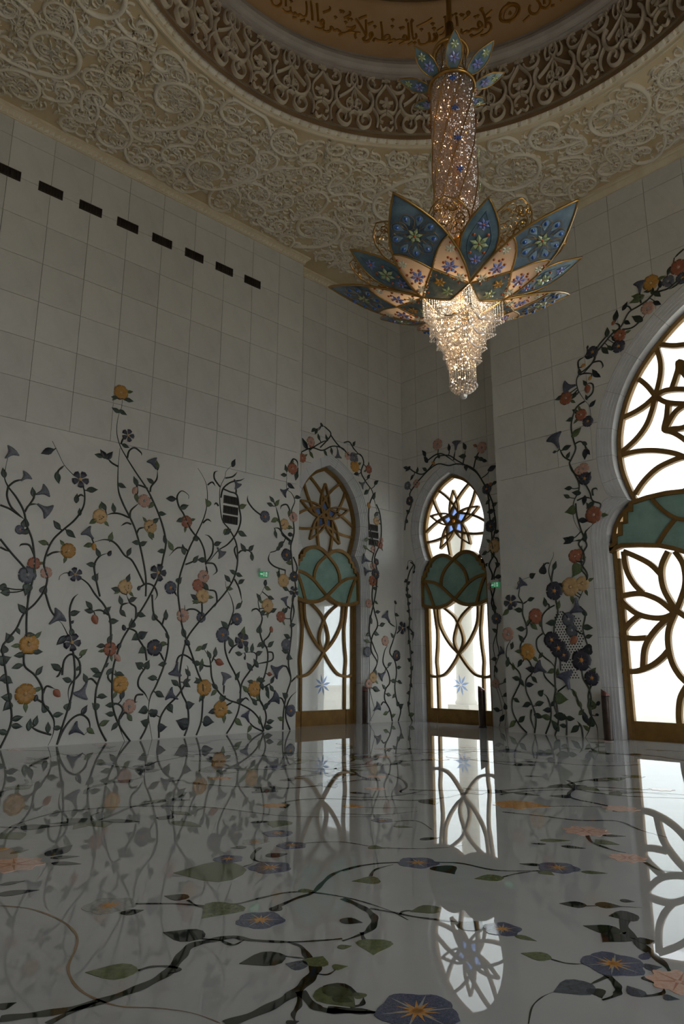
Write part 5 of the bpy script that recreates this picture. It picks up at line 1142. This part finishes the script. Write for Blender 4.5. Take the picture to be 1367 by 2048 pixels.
        link('jewel_flower', with_mat(fme, 'gem_amber'), pe, p.M(.21, 0.0, .075, .2)); link('jewel_flower', with_mat(fme, 'gem_green'), pe, p.M(.09, .08, .08, .5)); link('jewel', gme, pe, p.M(.285, 0, .016, 0, .9))
        # narrow petals between
        a2 = toc + PH + 2 * math.pi * k / 5
        q = Petal(a2, .50, 1.387, 5.50, 5.868, .03, NT, 0, .02)
        ne = q.sheet(lambda v, u: True, 28, 12).build('narrow_petal', 'enamel_teal', root, smooth=True)
        q.line(q.border(), .012, closed=True).build('gold_border', 'gold', ne, smooth=True)
        q.line([(.14 + .72 * i / 14, -.62 * math.sin(math.pi * (i / 14)) ** .8) for i in range(15)] + [(.86 - .72 * i / 14, .62 * math.sin(math.pi * (i / 14)) ** .8) for i in range(1, 14)], .0045, h=.003, closed=True).build('inner_border', 'enamel_blue', ne, smooth=True)
        for v, m, sz in ((.5, 'gem_green', .11), (.29, 'gem_lilac', .075), (.72, 'gem_lilac', .075)):
            link('jewel_flower', with_mat(fme, m), ne, q.M(v, 0, sz, .26)); link('jewel', gme, ne, q.M(v, 0, .014, 0, 1, .015))
        for v, u in ((.60, .38), (.60, -.38), (.38, .4), (.38, -.4)): link('jewel', gme, ne, q.M(v, u, .02, 0, .9))
        # pierced gold petals behind, either side
        for s in (-1, 1):
            g = Petal(a2 + s * R(18), .50, 1.30, 5.56, 5.985, .03, GT, 0, .03)
            ge = g.line(g.border(), .009, closed=True).build('filigree_petal', 'gold', root, smooth=True)
            fb = MB(); rr = random.Random(2)
            for i in range(80):
                v, u = rr.uniform(.1, .94), rr.uniform(-.85, .85); t0 = rr.uniform(0, 6.28); sg = rr.choice((-1, 1)); R0 = rr.uniform(.03, .07)
                pts = []
                for j in range(9):
                    f = j / 8; ra = R0 * (1 - .75 * f); an = t0 + sg * 4.6 * f; w = max(interp(g.tab, v), .05); pts.append((min(.98, max(.03, v + ra / .85 * math.cos(an))), max(-.96, min(.96, u + ra / w * math.sin(an)))))
                g.line(pts, .0058, fb, n=4)
            fb.build('filigree_scroll', 'gold', ge)
    # ---- crown of eight small petals
    CT = [(0, .05), (.15, .085), (.4, .105), (.6, .095), (.8, .055), (1, .003)]
    for k in range(8):
        a = toc + .093 + 2 * math.pi * k / 8
        p = Petal(a, .29, .675, 8.52, 8.69, .015, CT, 0, .0)
        ce = p.sheet(lambda v, u: True, 16, 8).build('crown_petal', 'enamel_teal', root, smooth=True)
        p.line(p.border(), .009, closed=True).build('gold_border', 'gold', ce, smooth=True)
        link('jewel_flower', with_mat(fme, 'gem_lilac'), ce, p.M(.32, 0, .08, .2)); link('jewel_flower', with_mat(fme, 'gem_green'), ce, p.M(.66, 0, .06, .4)); link('jewel', gme, ce, p.M(.32, 0, .011, 0, 1, .015))
    root.location = MSC @ Vector((C2.x, C2.y, 4.30)); root.scale = (RS, RS, RS)
    return root
mat('enamel_drop', '6f8ca2', 0.25, col2='9ab2be', scale=20)
mat('enamel_blue2', '56676a', 0.3, col2='8a9488', scale=9)
thin_glass('diffuser_glass', 'e8dcd6', 0.08, 0.15, haze=0.30, hazecol='e6cfc4')
mat('enamel_teal', '4f6878', 0.3, col2='7d949a', scale=5)
chandelier()

# ================================================================== INLAID FLOOR
FA = (0, 1440, 1.9985); FB = (684, 1440, 2.0015)
def flat_leaf(wide, heart=False, lobes=0):
    half = [(0, .0), (.06, .18), (.2, .36), (.38, .42), (.58, .34), (.78, .18), (1, 0)] if not heart else [(-.08, .02), (-.1, .22), (0, .40), (.18, .47), (.4, .38), (.65, .21), (.85, .08), (1, 0)]
    b = MB(); vs = []; n = len(half)
    for x, w in half: vs += [(x, w * wide, 1), (x, 0.0, 1), (x, -w * wide, 1)]
    for x, w in half: vs += [(x, w * wide, 0), (x, -w * wide, 0)]
    fs = []
    for i in range(n - 1):
        fs += [(3 * i, 3 * i + 1, 3 * i + 4, 3 * i + 3), (3 * i + 1, 3 * i + 2, 3 * i + 5, 3 * i + 4), (3 * i, 3 * i + 3, 3 * n + 2 * i + 2, 3 * n + 2 * i), (3 * i + 2, 3 * n + 2 * i + 1, 3 * n + 2 * i + 3, 3 * i + 5)]
    return b.add(vs, fs).mesh('inlaid_leaf', 'floor_dark', False)
FLEAF = {'n': flat_leaf(.55), 'l': flat_leaf(.9), 'w': flat_leaf(1.25), 'h': flat_leaf(1.1, True)}
def flat_flower(n, lob, seed):
    q = random.Random(seed); b = MB(); m = n * 8; ring = []
    for i in range(m):
        a = 2 * math.pi * i / m; r = 1 - lob * (0.5 + .5 * math.cos(a * n)) + q.uniform(-.03, .03); ring.append((r * math.cos(a), r * math.sin(a)))
    b.add([(0, 0, 1)] + [(x, y, 1) for x, y in ring] + [(x, y, 0) for x, y in ring], [(0, 1 + i, 1 + (i + 1) % m) for i in range(m)] + [(1 + i, 1 + m + i, 1 + m + (i + 1) % m, 1 + (i + 1) % m) for i in range(m)])
    return b.mesh('inlaid_flower', 'floor_blue', False)
FFLOW = {5: flat_flower(5, .14, 1), 8: flat_flower(8, .22, 2)}
def flat_rays(n, r0, r1, w):
    b = MB()
    for k in range(n):
        a = 2 * math.pi * k / n + .3; c, s = math.cos(a), math.sin(a); d = a + .12; e, f = math.cos(d), math.sin(d)
        b.add([(c * r0 - s * w, s * r0 + c * w, 1), (c * r0 + s * w, s * r0 - c * w, 1), (e * r1, f * r1, 1)], [(0, 1, 2)])
    return b.mesh('flower_rays', 'floor_white', False)
FRAY = {'white': flat_rays(6, .1, .92, .05), 'orange': flat_rays(11, .0, .55, .07)}
def inlay(org, label, stems, leaves, flowers, group='stone vines inlaid in the floor', w=.03, stem_m='floor_dark', name='floor_vine'):
    """stems: 'width| x y x y ...'; leaves: 'kind mat bx by tx ty'; flowers: 'mat x y r'"""
    ox, oy, zs = org; cv = lambda x, y: PF.uv(ox + x / zs, oy + y / zs)
    P = []
    for t in stems.split(';'):
        if not t.strip(): continue
        ww, pts = t.split('|') if '|' in t else (str(w), t)
        P.append((float(ww), smooth([cv(*p) for p in parse_pts(pts)], 6)))
    src = P[0][1][0] if P else cv(*[float(v) for v in leaves.split()[2:4]])
    root = thing(name, PF.pt(src[0], src[1]), label, 'floor inlay', group)
    for i, (ww, p) in enumerate(P):
        b = MB(); N = len(p); h = .0012
        vs = []
        for j, q in enumerate(p):
            a = p[max(j - 1, 0)]; c = p[min(j + 1, N - 1)]; dx, dy = c[0] - a[0], c[1] - a[1]; L = math.hypot(dx, dy) or 1
            k = ww * .5 * (1 + .18 * math.sin(j * .9 + i)) * (max(.35, min(1, (N - 1 - j) / (N * .35))))
            vs += [PF.pt(q[0] - dy / L * k, q[1] + dx / L * k, h), PF.pt(q[0] + dy / L * k, q[1] - dx / L * k, h)]
        b.add(vs, [(2 * j, 2 * j + 1, 2 * j + 3, 2 * j + 2) for j in range(N - 1)]).build('stem', stem_m, root)
    for t in leaves.split(';'):
        t = t.split()
        if not t: continue
        B, T = Vector(cv(float(t[2]), float(t[3]))), Vector(cv(float(t[4]), float(t[5]))); d = T - B; L = d.length
        if L > 1.6: d *= 1.6 / L; L = 1.6
        link('leaf', with_mat(FLEAF[t[0]], {'g': 'floor_green', 'd': 'floor_dark', 'b': 'floor_blue', 'p': 'floor_pink', 'o': 'floor_orange', 'k': 'floor_slate'}[t[1]]), root, frame(PF.pt(B.x, B.y, 0), (d.x, d.y, 0), (0, 0, 1), L, L, .0018))
    for t in flowers.split(';'):
        t = t.split()
        if not t: continue
        x, y = cv(float(t[1]), float(t[2])); r = float(t[3]); m = {'b': 'floor_blue', 'p': 'floor_pink', 'w': 'floor_white', 'o': 'floor_orange'}[t[0]]
        M = frame(PF.pt(x, y, 0), (math.cos(x * 7), math.sin(x * 7), 0), (0, 0, 1), r, r, .0022)
        f = link('flower', with_mat(FFLOW[8 if t[0] in 'po' else 5], m), root, M)
        M2 = lambda h: frame(PF.pt(x, y, h), (math.cos(x * 7), math.sin(x * 7), 0), (0, 0, 1), r, r, .0002)
        if t[0] == 'b': link('flower_rays', with_mat(FRAY['white'], 'floor_white'), f, M2(.0024)); link('flower_heart', with_mat(FRAY['orange'], 'floor_orange'), f, M2(.0027))
        elif t[0] == 'w': link('flower_heart', with_mat(FRAY['orange'], 'floor_orange'), f, M2(.0027))
        elif t[0] == 'p': link('flower_rays', with_mat(FRAY['white'], 'floor_rose'), f, M2(.0024))
    return root
mat('floor_rose', 'b98572', 0.06); mat('floor_slate', '3d434c', 0.06, col2='525963', scale=8)
inlay(FA, 'thick dark stem sweeping up from the lower edge with two pointed leaves', '.05|0 1195 130 1180 290 1155 450 1110 580 1060 670 1010 720 950 760 905 830 885 930 868 1000 880 1150 888 1280 882 1367 875;.03|190 1215 300 1160 400 1125;.02|550 1003 600 988 660 985 715 995 700 1010 670 1013;.018|800 875 890 882;.02|880 880 930 900 975 880', 'l g 552 1003 340 1010;l d 818 868 650 850;h d 0 1150 66 1130', '')
inlay(FA, 'dark forked stem near the front edge under a cluster of broad leaves', '.05|900 1215 1020 1175 1130 1120 1190 1080 1240 1030 1260 990 1225 940 1200 905 1150 888;.04|1200 1085 1250 1140 1300 1160 1400 1168 1620 1172;.022|1195 1090 1195 1140 1172 1175 1178 1205;.012|1265 1015 1310 1018 1345 995;.015|1140 945 1225 955', 'w k 1228 985 1140 975;w g 1240 985 1290 945;l d 1140 942 955 975;l g 1280 1070 1420 1150;l d 1290 1065 1440 1105;h g 1335 990 1390 985;h d 1150 1215 1195 1205', '')
inlay(FA, 'thin stem crossing the floor with two small leaves and a grey-white flower at its end', '.022|540 735 700 735 850 745 950 735 1050 710 1150 690 1250 690 1400 714 1550 760 1630 800;.014|750 720 790 745 830 747;.012|880 745 905 738', 'l d 755 712 655 704;h g 915 740 805 795;l d 480 775 575 760', 'w 440 742 .15')
inlay(FA, 'stem rising from a dark blue morning glory with white rays', '.03|1090 755 1180 715 1250 690 1290 650 1340 612 1440 582 1590 570;.02|1480 625 1500 598 1570 578', 'l d 1090 765 1120 742;l g 1190 683 1255 683;h g 1505 640 1405 645', 'b 1040 800 .133')
inlay(FA, 'cluster of blue morning glories round one large olive leaf', '.03|1040 510 1012 535 1015 560 1060 570;.015|960 590 1010 575;.014|1190 500 1225 492 1367 488 1500 508 1650 515 1780 510 1850 500', 'w g 985 600 692 612;l d 1060 545 1150 535;l d 985 508 920 512;h g 1480 508 1540 514', 'b 912 556 .107;b 1080 590 .148;b 1165 502 .117;b 1110 454 .126;w 1020 488 .11')
inlay(FA, 'hair-thin brown line curling across the open marble', '.012|0 743 120 755 240 800 305 860 300 920 272 990 300 1060 370 1110 480 1145 620 1152 760 1170 880 1212', '', '', stem_m='floor_brown', name='floor_line')
inlay(FA, 'large pale pink flower with long pointed sepals at the floor edge', '.02|0 590 90 580 190 573', 'n d 190 545 290 500;n d 200 552 318 545;n d 205 572 325 576;n d 0 660 100 643;n d -20 700 158 680;n g 40 535 115 518;l o -20 520 40 512', 'p 55 578 .2')
inlay(FA, 'long low stem running the width of the floor beneath the climbing vines', '.028|0 465 40 430 100 405 230 370 400 352 560 345 700 345 850 350 1000 368 1150 385 1367 388 1560 385;.02|372 400 368 382 410 365;.02|660 390 690 375 680 358', 'l g 20 452 82 478;n g 362 405 290 438;l g 385 405 420 430;n d 410 402 560 407;n d 330 405 200 415;n g 690 405 805 428;l d 640 398 690 380;n g 690 365 765 382;n d 1000 410 1090 405;l g 1135 402 1090 430', '')
inlay(FB, 'row of blue morning glories on a thin stem in the middle of the floor', '.025|0 605 100 580 220 570 390 570 480 575 600 600 720 605 840 600;.016|640 630 700 615 780 605;.012|760 605 960 607', 'h d 395 588 450 618;l g 645 630 528 636;n d 800 582 708 576;n g 955 608 1062 615;h g 800 608 850 622', 'b 303 572 .145;b 865 592 .14')
inlay(FB, 'looping dark stem beside the reflected window with heart leaves', '.04|0 715 60 740 110 770 130 800 110 840 60 865 0 885;.022|110 755 200 770 300 790 460 808 560 815;.02|78 850 88 880 125 890;.016|230 780 250 765 330 765', 'l g 392 752 272 768;l d -10 800 82 812;h g 130 885 125 942;l g -20 912 38 905;l d 480 840 560 805;n g 690 862 778 886', 'b 640 838 .1')
inlay(FB, 'big blue trumpet flower among dark leaves with a slender leaf on a thin stalk', '.012|835 958 900 975 970 978;.03|1052 1015 1095 1055 1105 1085 1090 1105 1040 1122;.02|1060 1028 990 1060;.02|1150 1085 1200 1105 1280 1095 1285 1070;.006|745 1217 760 1150 800 1110 850 1088', 'l g 838 955 715 934;l k 1000 1058 845 1090;h d 1010 1080 1040 1115;h k 1215 990 1280 990;h d 1225 1030 1260 1060;l k 1200 1110 1140 1065;n b 1200 960 1225 930;h k 1290 1110 1350 1120', 'b 1085 978 .141;p 1345 1050 .13')
inlay(FB, 'thick dark stem with broad heart leaves beside the reflected great door', '.05|1135 790 1128 830 1170 880 1230 930 1290 980 1315 1015;.012|975 745 1050 745 1130 748 1200 752;.012|1140 870 1180 880;.02|1115 860 1135 850', 'l d 978 742 868 735;l d 1010 738 1120 748;l d 1110 722 1170 728;w d 1185 785 1065 785;l d 1118 850 963 824;h d 1110 862 1040 890;w d 1180 885 1250 885', '')
inlay(FB, 'huge blue and orange flower at the front edge of the floor', '.05|-60 1160 40 1165 140 1172;.02|30 1150 78 1140 85 1112', 'l d -40 1110 45 1130;h g 80 1110 45 1090', 'b 300 1168 .165')
inlay(FB, 'coral flowers on a curving stem before the reflected great door', '.03|980 460 1000 490 1080 520 1135 532;.028|1210 570 1270 600 1367 610;.014|1010 480 1060 480', 'n d 1040 462 1135 466;l g 1010 485 1110 500;n g 790 482 915 484;n d 815 497 755 495;n d 875 505 975 515', 'p 975 445 .19;p 1140 552 .13')
inlay(FB, 'long stem crossing before the bright doors with an orange flower', '.03|640 368 800 385 950 402 1100 405 1190 440 1300 470;.03|630 300 700 288 850 280 1000 280 1170 287 1300 300;.02|700 350 900 345 1150 352', 'n g 1080 365 1150 366;n d 730 225 800 226;n d 820 268 870 268;l o 620 330 840 350', 'o 690 340 .22')
inlay(FB, 'stem with blue blooms running toward the niche doors', '.03|180 215 240 240 258 268 235 290 340 300;.028|0 305 120 310 240 300 340 280;.02|0 345 150 352 300 350;.018|0 375 150 380 300 365;.016|200 407 300 405 360 440', 'n g 205 426 282 430;n d 310 480 390 470;n d 30 290 110 296;n g 20 205 110 200;l o 0 345 90 344', 'b 160 402 .1;p 130 275 .12;b 100 148 .17')
# far part of the floor: more of the same vines seen at a grazing angle
def far_inlays():
    q = random.Random(21); names = ('leafy', 'flowering', 'winding', 'branching'); cols = ('blue', 'coral', 'pale', 'amber')
    spots = [(x, y) for y in (1496, 1512, 1530, 1556, 1584) for x in (110, 330, 520, 760, 1090, 1260)]
    for i, (x, y) in enumerate(spots):
        x += q.uniform(-60, 60); y += q.uniform(-5, 5); u, v = PF.uv(x, y)
        if not (XL + .5 < u < 3 and v < YR - .6): continue
        row, colm = ('farthest row', 'second farthest row', 'middle row', 'fourth row', 'nearest row')[i // 6], ('first', 'second', 'third', 'fourth', 'fifth', 'sixth')[i % 6]
        root = thing('floor_vine', (u, v, 0), 'edge-on inlaid floor vine, %s of the far floor, %s from the long wall' % (row, colm), 'floor inlay', 'far stone vines inlaid in the floor')
        a = q.uniform(0, 6.28); p = (u, v); pts = [p]
        for k in range(9):
            a += q.uniform(-.7, .7); p = (p[0] + .32 * math.cos(a), p[1] + .32 * math.sin(a)); pts.append(p)
        pts = [p for p in pts if XL + .15 < p[0] and p[1] < YR - .15]
        if len(pts) < 3: pts = [(u, v), (u + .4, v - .2), (u + .8, v - .1)]
        sp = smooth(pts, 4); b = MB(); vs = []
        for j, s in enumerate(sp):
            c0 = sp[max(j - 1, 0)]; c1 = sp[min(j + 1, len(sp) - 1)]; dx, dy = c1[0] - c0[0], c1[1] - c0[1]; L = math.hypot(dx, dy) or 1
            vs += [PF.pt(s[0] - dy / L * .02, s[1] + dx / L * .02, .0012), PF.pt(s[0] + dy / L * .02, s[1] - dx / L * .02, .0012)]
        b.add(vs, [(2 * j, 2 * j + 1, 2 * j + 3, 2 * j + 2) for j in range(len(sp) - 1)]).build('stem', 'floor_dark', root)
        for j in range(5):
            s = sp[q.randrange(len(sp))]; t = q.uniform(0, 6.28); L = q.uniform(.16, .32)
            if s[0] + L * math.cos(t) < XL + .1 or s[1] + L * math.sin(t) > YR - .1: continue
            link('leaf', with_mat(FLEAF[q.choice('nlh')], q.choice(('floor_green', 'floor_dark', 'floor_dark'))), root, frame(PF.pt(s[0], s[1], 0), (math.cos(t), math.sin(t), 0), (0, 0, 1), L, L, .0018))
        s = sp[-1]; r = q.uniform(.12, .2); m = q.choice(('floor_blue', 'floor_pink', 'floor_orange', 'floor_pink'))
        if s[0] - r > XL and s[1] + r < YR: link('flower', with_mat(FFLOW[5 if m == 'floor_blue' else 8], m), root, frame(PF.pt(s[0], s[1], 0), (1, 0, 0), (0, 0, 1), r, r, .0022))
far_inlays()

# ================================================================== INSCRIPTION ON THE DOME BAND
def inscription():
    def cone(x, y, h=0.0):
        # pixel -> point on the slanted band between (4.74, 13.84) and (4.48, 14.72)
        d = ray(x, y); k = (4.48 - 4.74) / (14.72 - 13.84); lo, hi = 4.0, 40.0; lo = 1e-4
        # march outward to the far crossing
        best = None; t = 0.0; step = .02; prev = None
        L = d.normalized(); s = 6.0
        while s < 30:
            p = CAM + L * s; f = math.hypot(p.x - DC.x, p.y - DC.y) - (4.74 + k * (p.z - 13.84)) if p.z > 13 else -1
            if prev is not None and prev < 0 <= f: break
            prev = f; s += step
        a, b = s - step, s
        for _ in range(24):
            m = (a + b) / 2; p = CAM + L * m; f = math.hypot(p.x - DC.x, p.y - DC.y) - (4.74 + k * (p.z - 13.84))
            if f < 0: a = m
            else: b = m
        p = CAM + L * a; return p
    class Band:
        """unrolled band: a = arc length at radius 4.6, b = height"""
        def pt(s, a, b, h=0.0):
            r = 4.74 - .2955 * (b - 13.84) - h; t = a / 4.6; return Vector((DC.x + r * math.cos(t), DC.y + r * math.sin(t), b))
    B = Band()
    def uv(x, y):
        p = cone(x, y); a = math.atan2(p.y - DC.y, p.x - DC.x)
        if a < -2.0: a += 2 * math.pi
        return (a * 4.6, p.z)
    def word(strokes, org, w0=.026):
        ox, oy, zs = org; m = MB()
        for t in strokes.split(';'):
            if not t.strip(): continue
            w = w0
            if '|' in t: ws, t = t.split('|'); w = float(ws)
            pts = [uv(ox + x / zs, oy + y / zs) for x, y in parse_pts(t)]
            if len(pts) == 1: u, v = pts[0]; pts = [(u - .028, v), (u, v + .02), (u + .028, v)]; w = .035
            m.relief(B, smooth(pts, 5), w, .018)
        m.build('lettering', 'letter_gold', band, smooth=True)
    E5 = (620, 0, 4.882); E6 = (860, 0, 4.882); E4 = (400, 0, 4.272)
    # traced word by word from the photograph, right to left
    word('975 50 965 90 985 130 1030 135 1065 100 1075 55 1055 15 1040 0;905 215 970 155;1085 70 1130 80 1165 45 1170 0;1110 0 1115 45;1180 60 1215 48;1270 15 1290 0', E6)
    word('.03|680 175 690 120 730 65 790 40 840 45 868 85 855 140 810 190 750 212 700 205 680 175;.012|715 165 730 115 765 75 810 60 840 80 835 120 800 170 755 195 720 190 715 165;.02|765 150 778 115 792 145;765 45;775 222', E6)
    word('545 245 565 225 592 240 592 280 565 320 520 345 490 345;500 95 525 150 540 210 540 280;480 110 500 85 518 90;540 155 605 100;560 200;575 190;', E6)
    word('520 290 495 320 450 345 395 365;510 240 480 215 465 235 480 270 505 265 505 240;500 265 470 290 430 285 400 290 385 310 350 305 320 325 300 310 305 285;440 175;465 165;400 355;320 205 385 150;370 145 360 125 378 118 385 140;300 155;318 160', E6)
    word('255 165 262 200 265 260;165 180 165 300;145 180;210 165;250 150', E6)
    word('30 330 45 360 30 400 0 415 -40 420;20 245;35 290;70 305 130 265;0 190 20 180;150 300 120 340 90 350', E6)
    word('1055 390 1070 430 1120 435 1160 400 1165 350 1155 320;1085 300;1035 265 1110 230 1185 190;1190 420 1225 400 1240 355 1225 325;1200 245;1210 290;1240 305 1300 265;1320 165 1325 250 1325 320', E5)
    word('985 205 990 280 1000 360;1000 360 1015 385 1035 360 1030 330;950 440 1000 410;1020 430;985 190 1010 210;955 225 960 300 965 370 950 400 900 405;905 380 915 350 940 360 935 395 905 395 870 390 840 400 815 385 790 400 770 385 740 400 700 400;865 435 915 415;880 285;905 280;760 432 800 420;930 190 950 210;800 270;805 205;690 215 700 290 705 360 705 390;705 385 740 350 770 350 775 375 750 395;700 400 660 395 630 380 610 410', E5)
    word('545 195 545 270 548 330 530 375 510 400;440 185 490 250 530 320 545 350;510 370 530 400 560 400 590 370 610 340 600 320 580 335 590 365;470 185 550 155;560 240 615 215;630 270;580 400 550 410 520 405', E5)
    word('450 380 435 345 455 320 490 325;490 325 440 320 390 310 345 320;350 270 400 275 440 255 410 290 365 305;345 230;325 180 385 150 390 125 375 120;300 120;320 125;370 195;400 200;345 325 300 325 290 300;290 310 260 290 235 300 215 270 200 265;275 345 315 335;245 180;200 260 195 295 160 310 125 300;125 250 135 220 120 195 100 215 110 245 130 245 125 275 90 285 40 268;120 125 185 100 195 80 180 70', E5)
    word('68 35 72 110 78 210;10 35 15 110 22 195', E5)
    word('905 15 910 80 905 130 880 145 850 125 830 135 810 110 790 120 775 95 770 60;850 180 895 170;785 150 820 155;775 20;700 75 730 105 775 100;730 0 732 60;690 0 690 30 660 55 625 45 605 0;920 200;945 10 955 90 962 180;995 30 1003 110 1010 190', E4)
inscription()
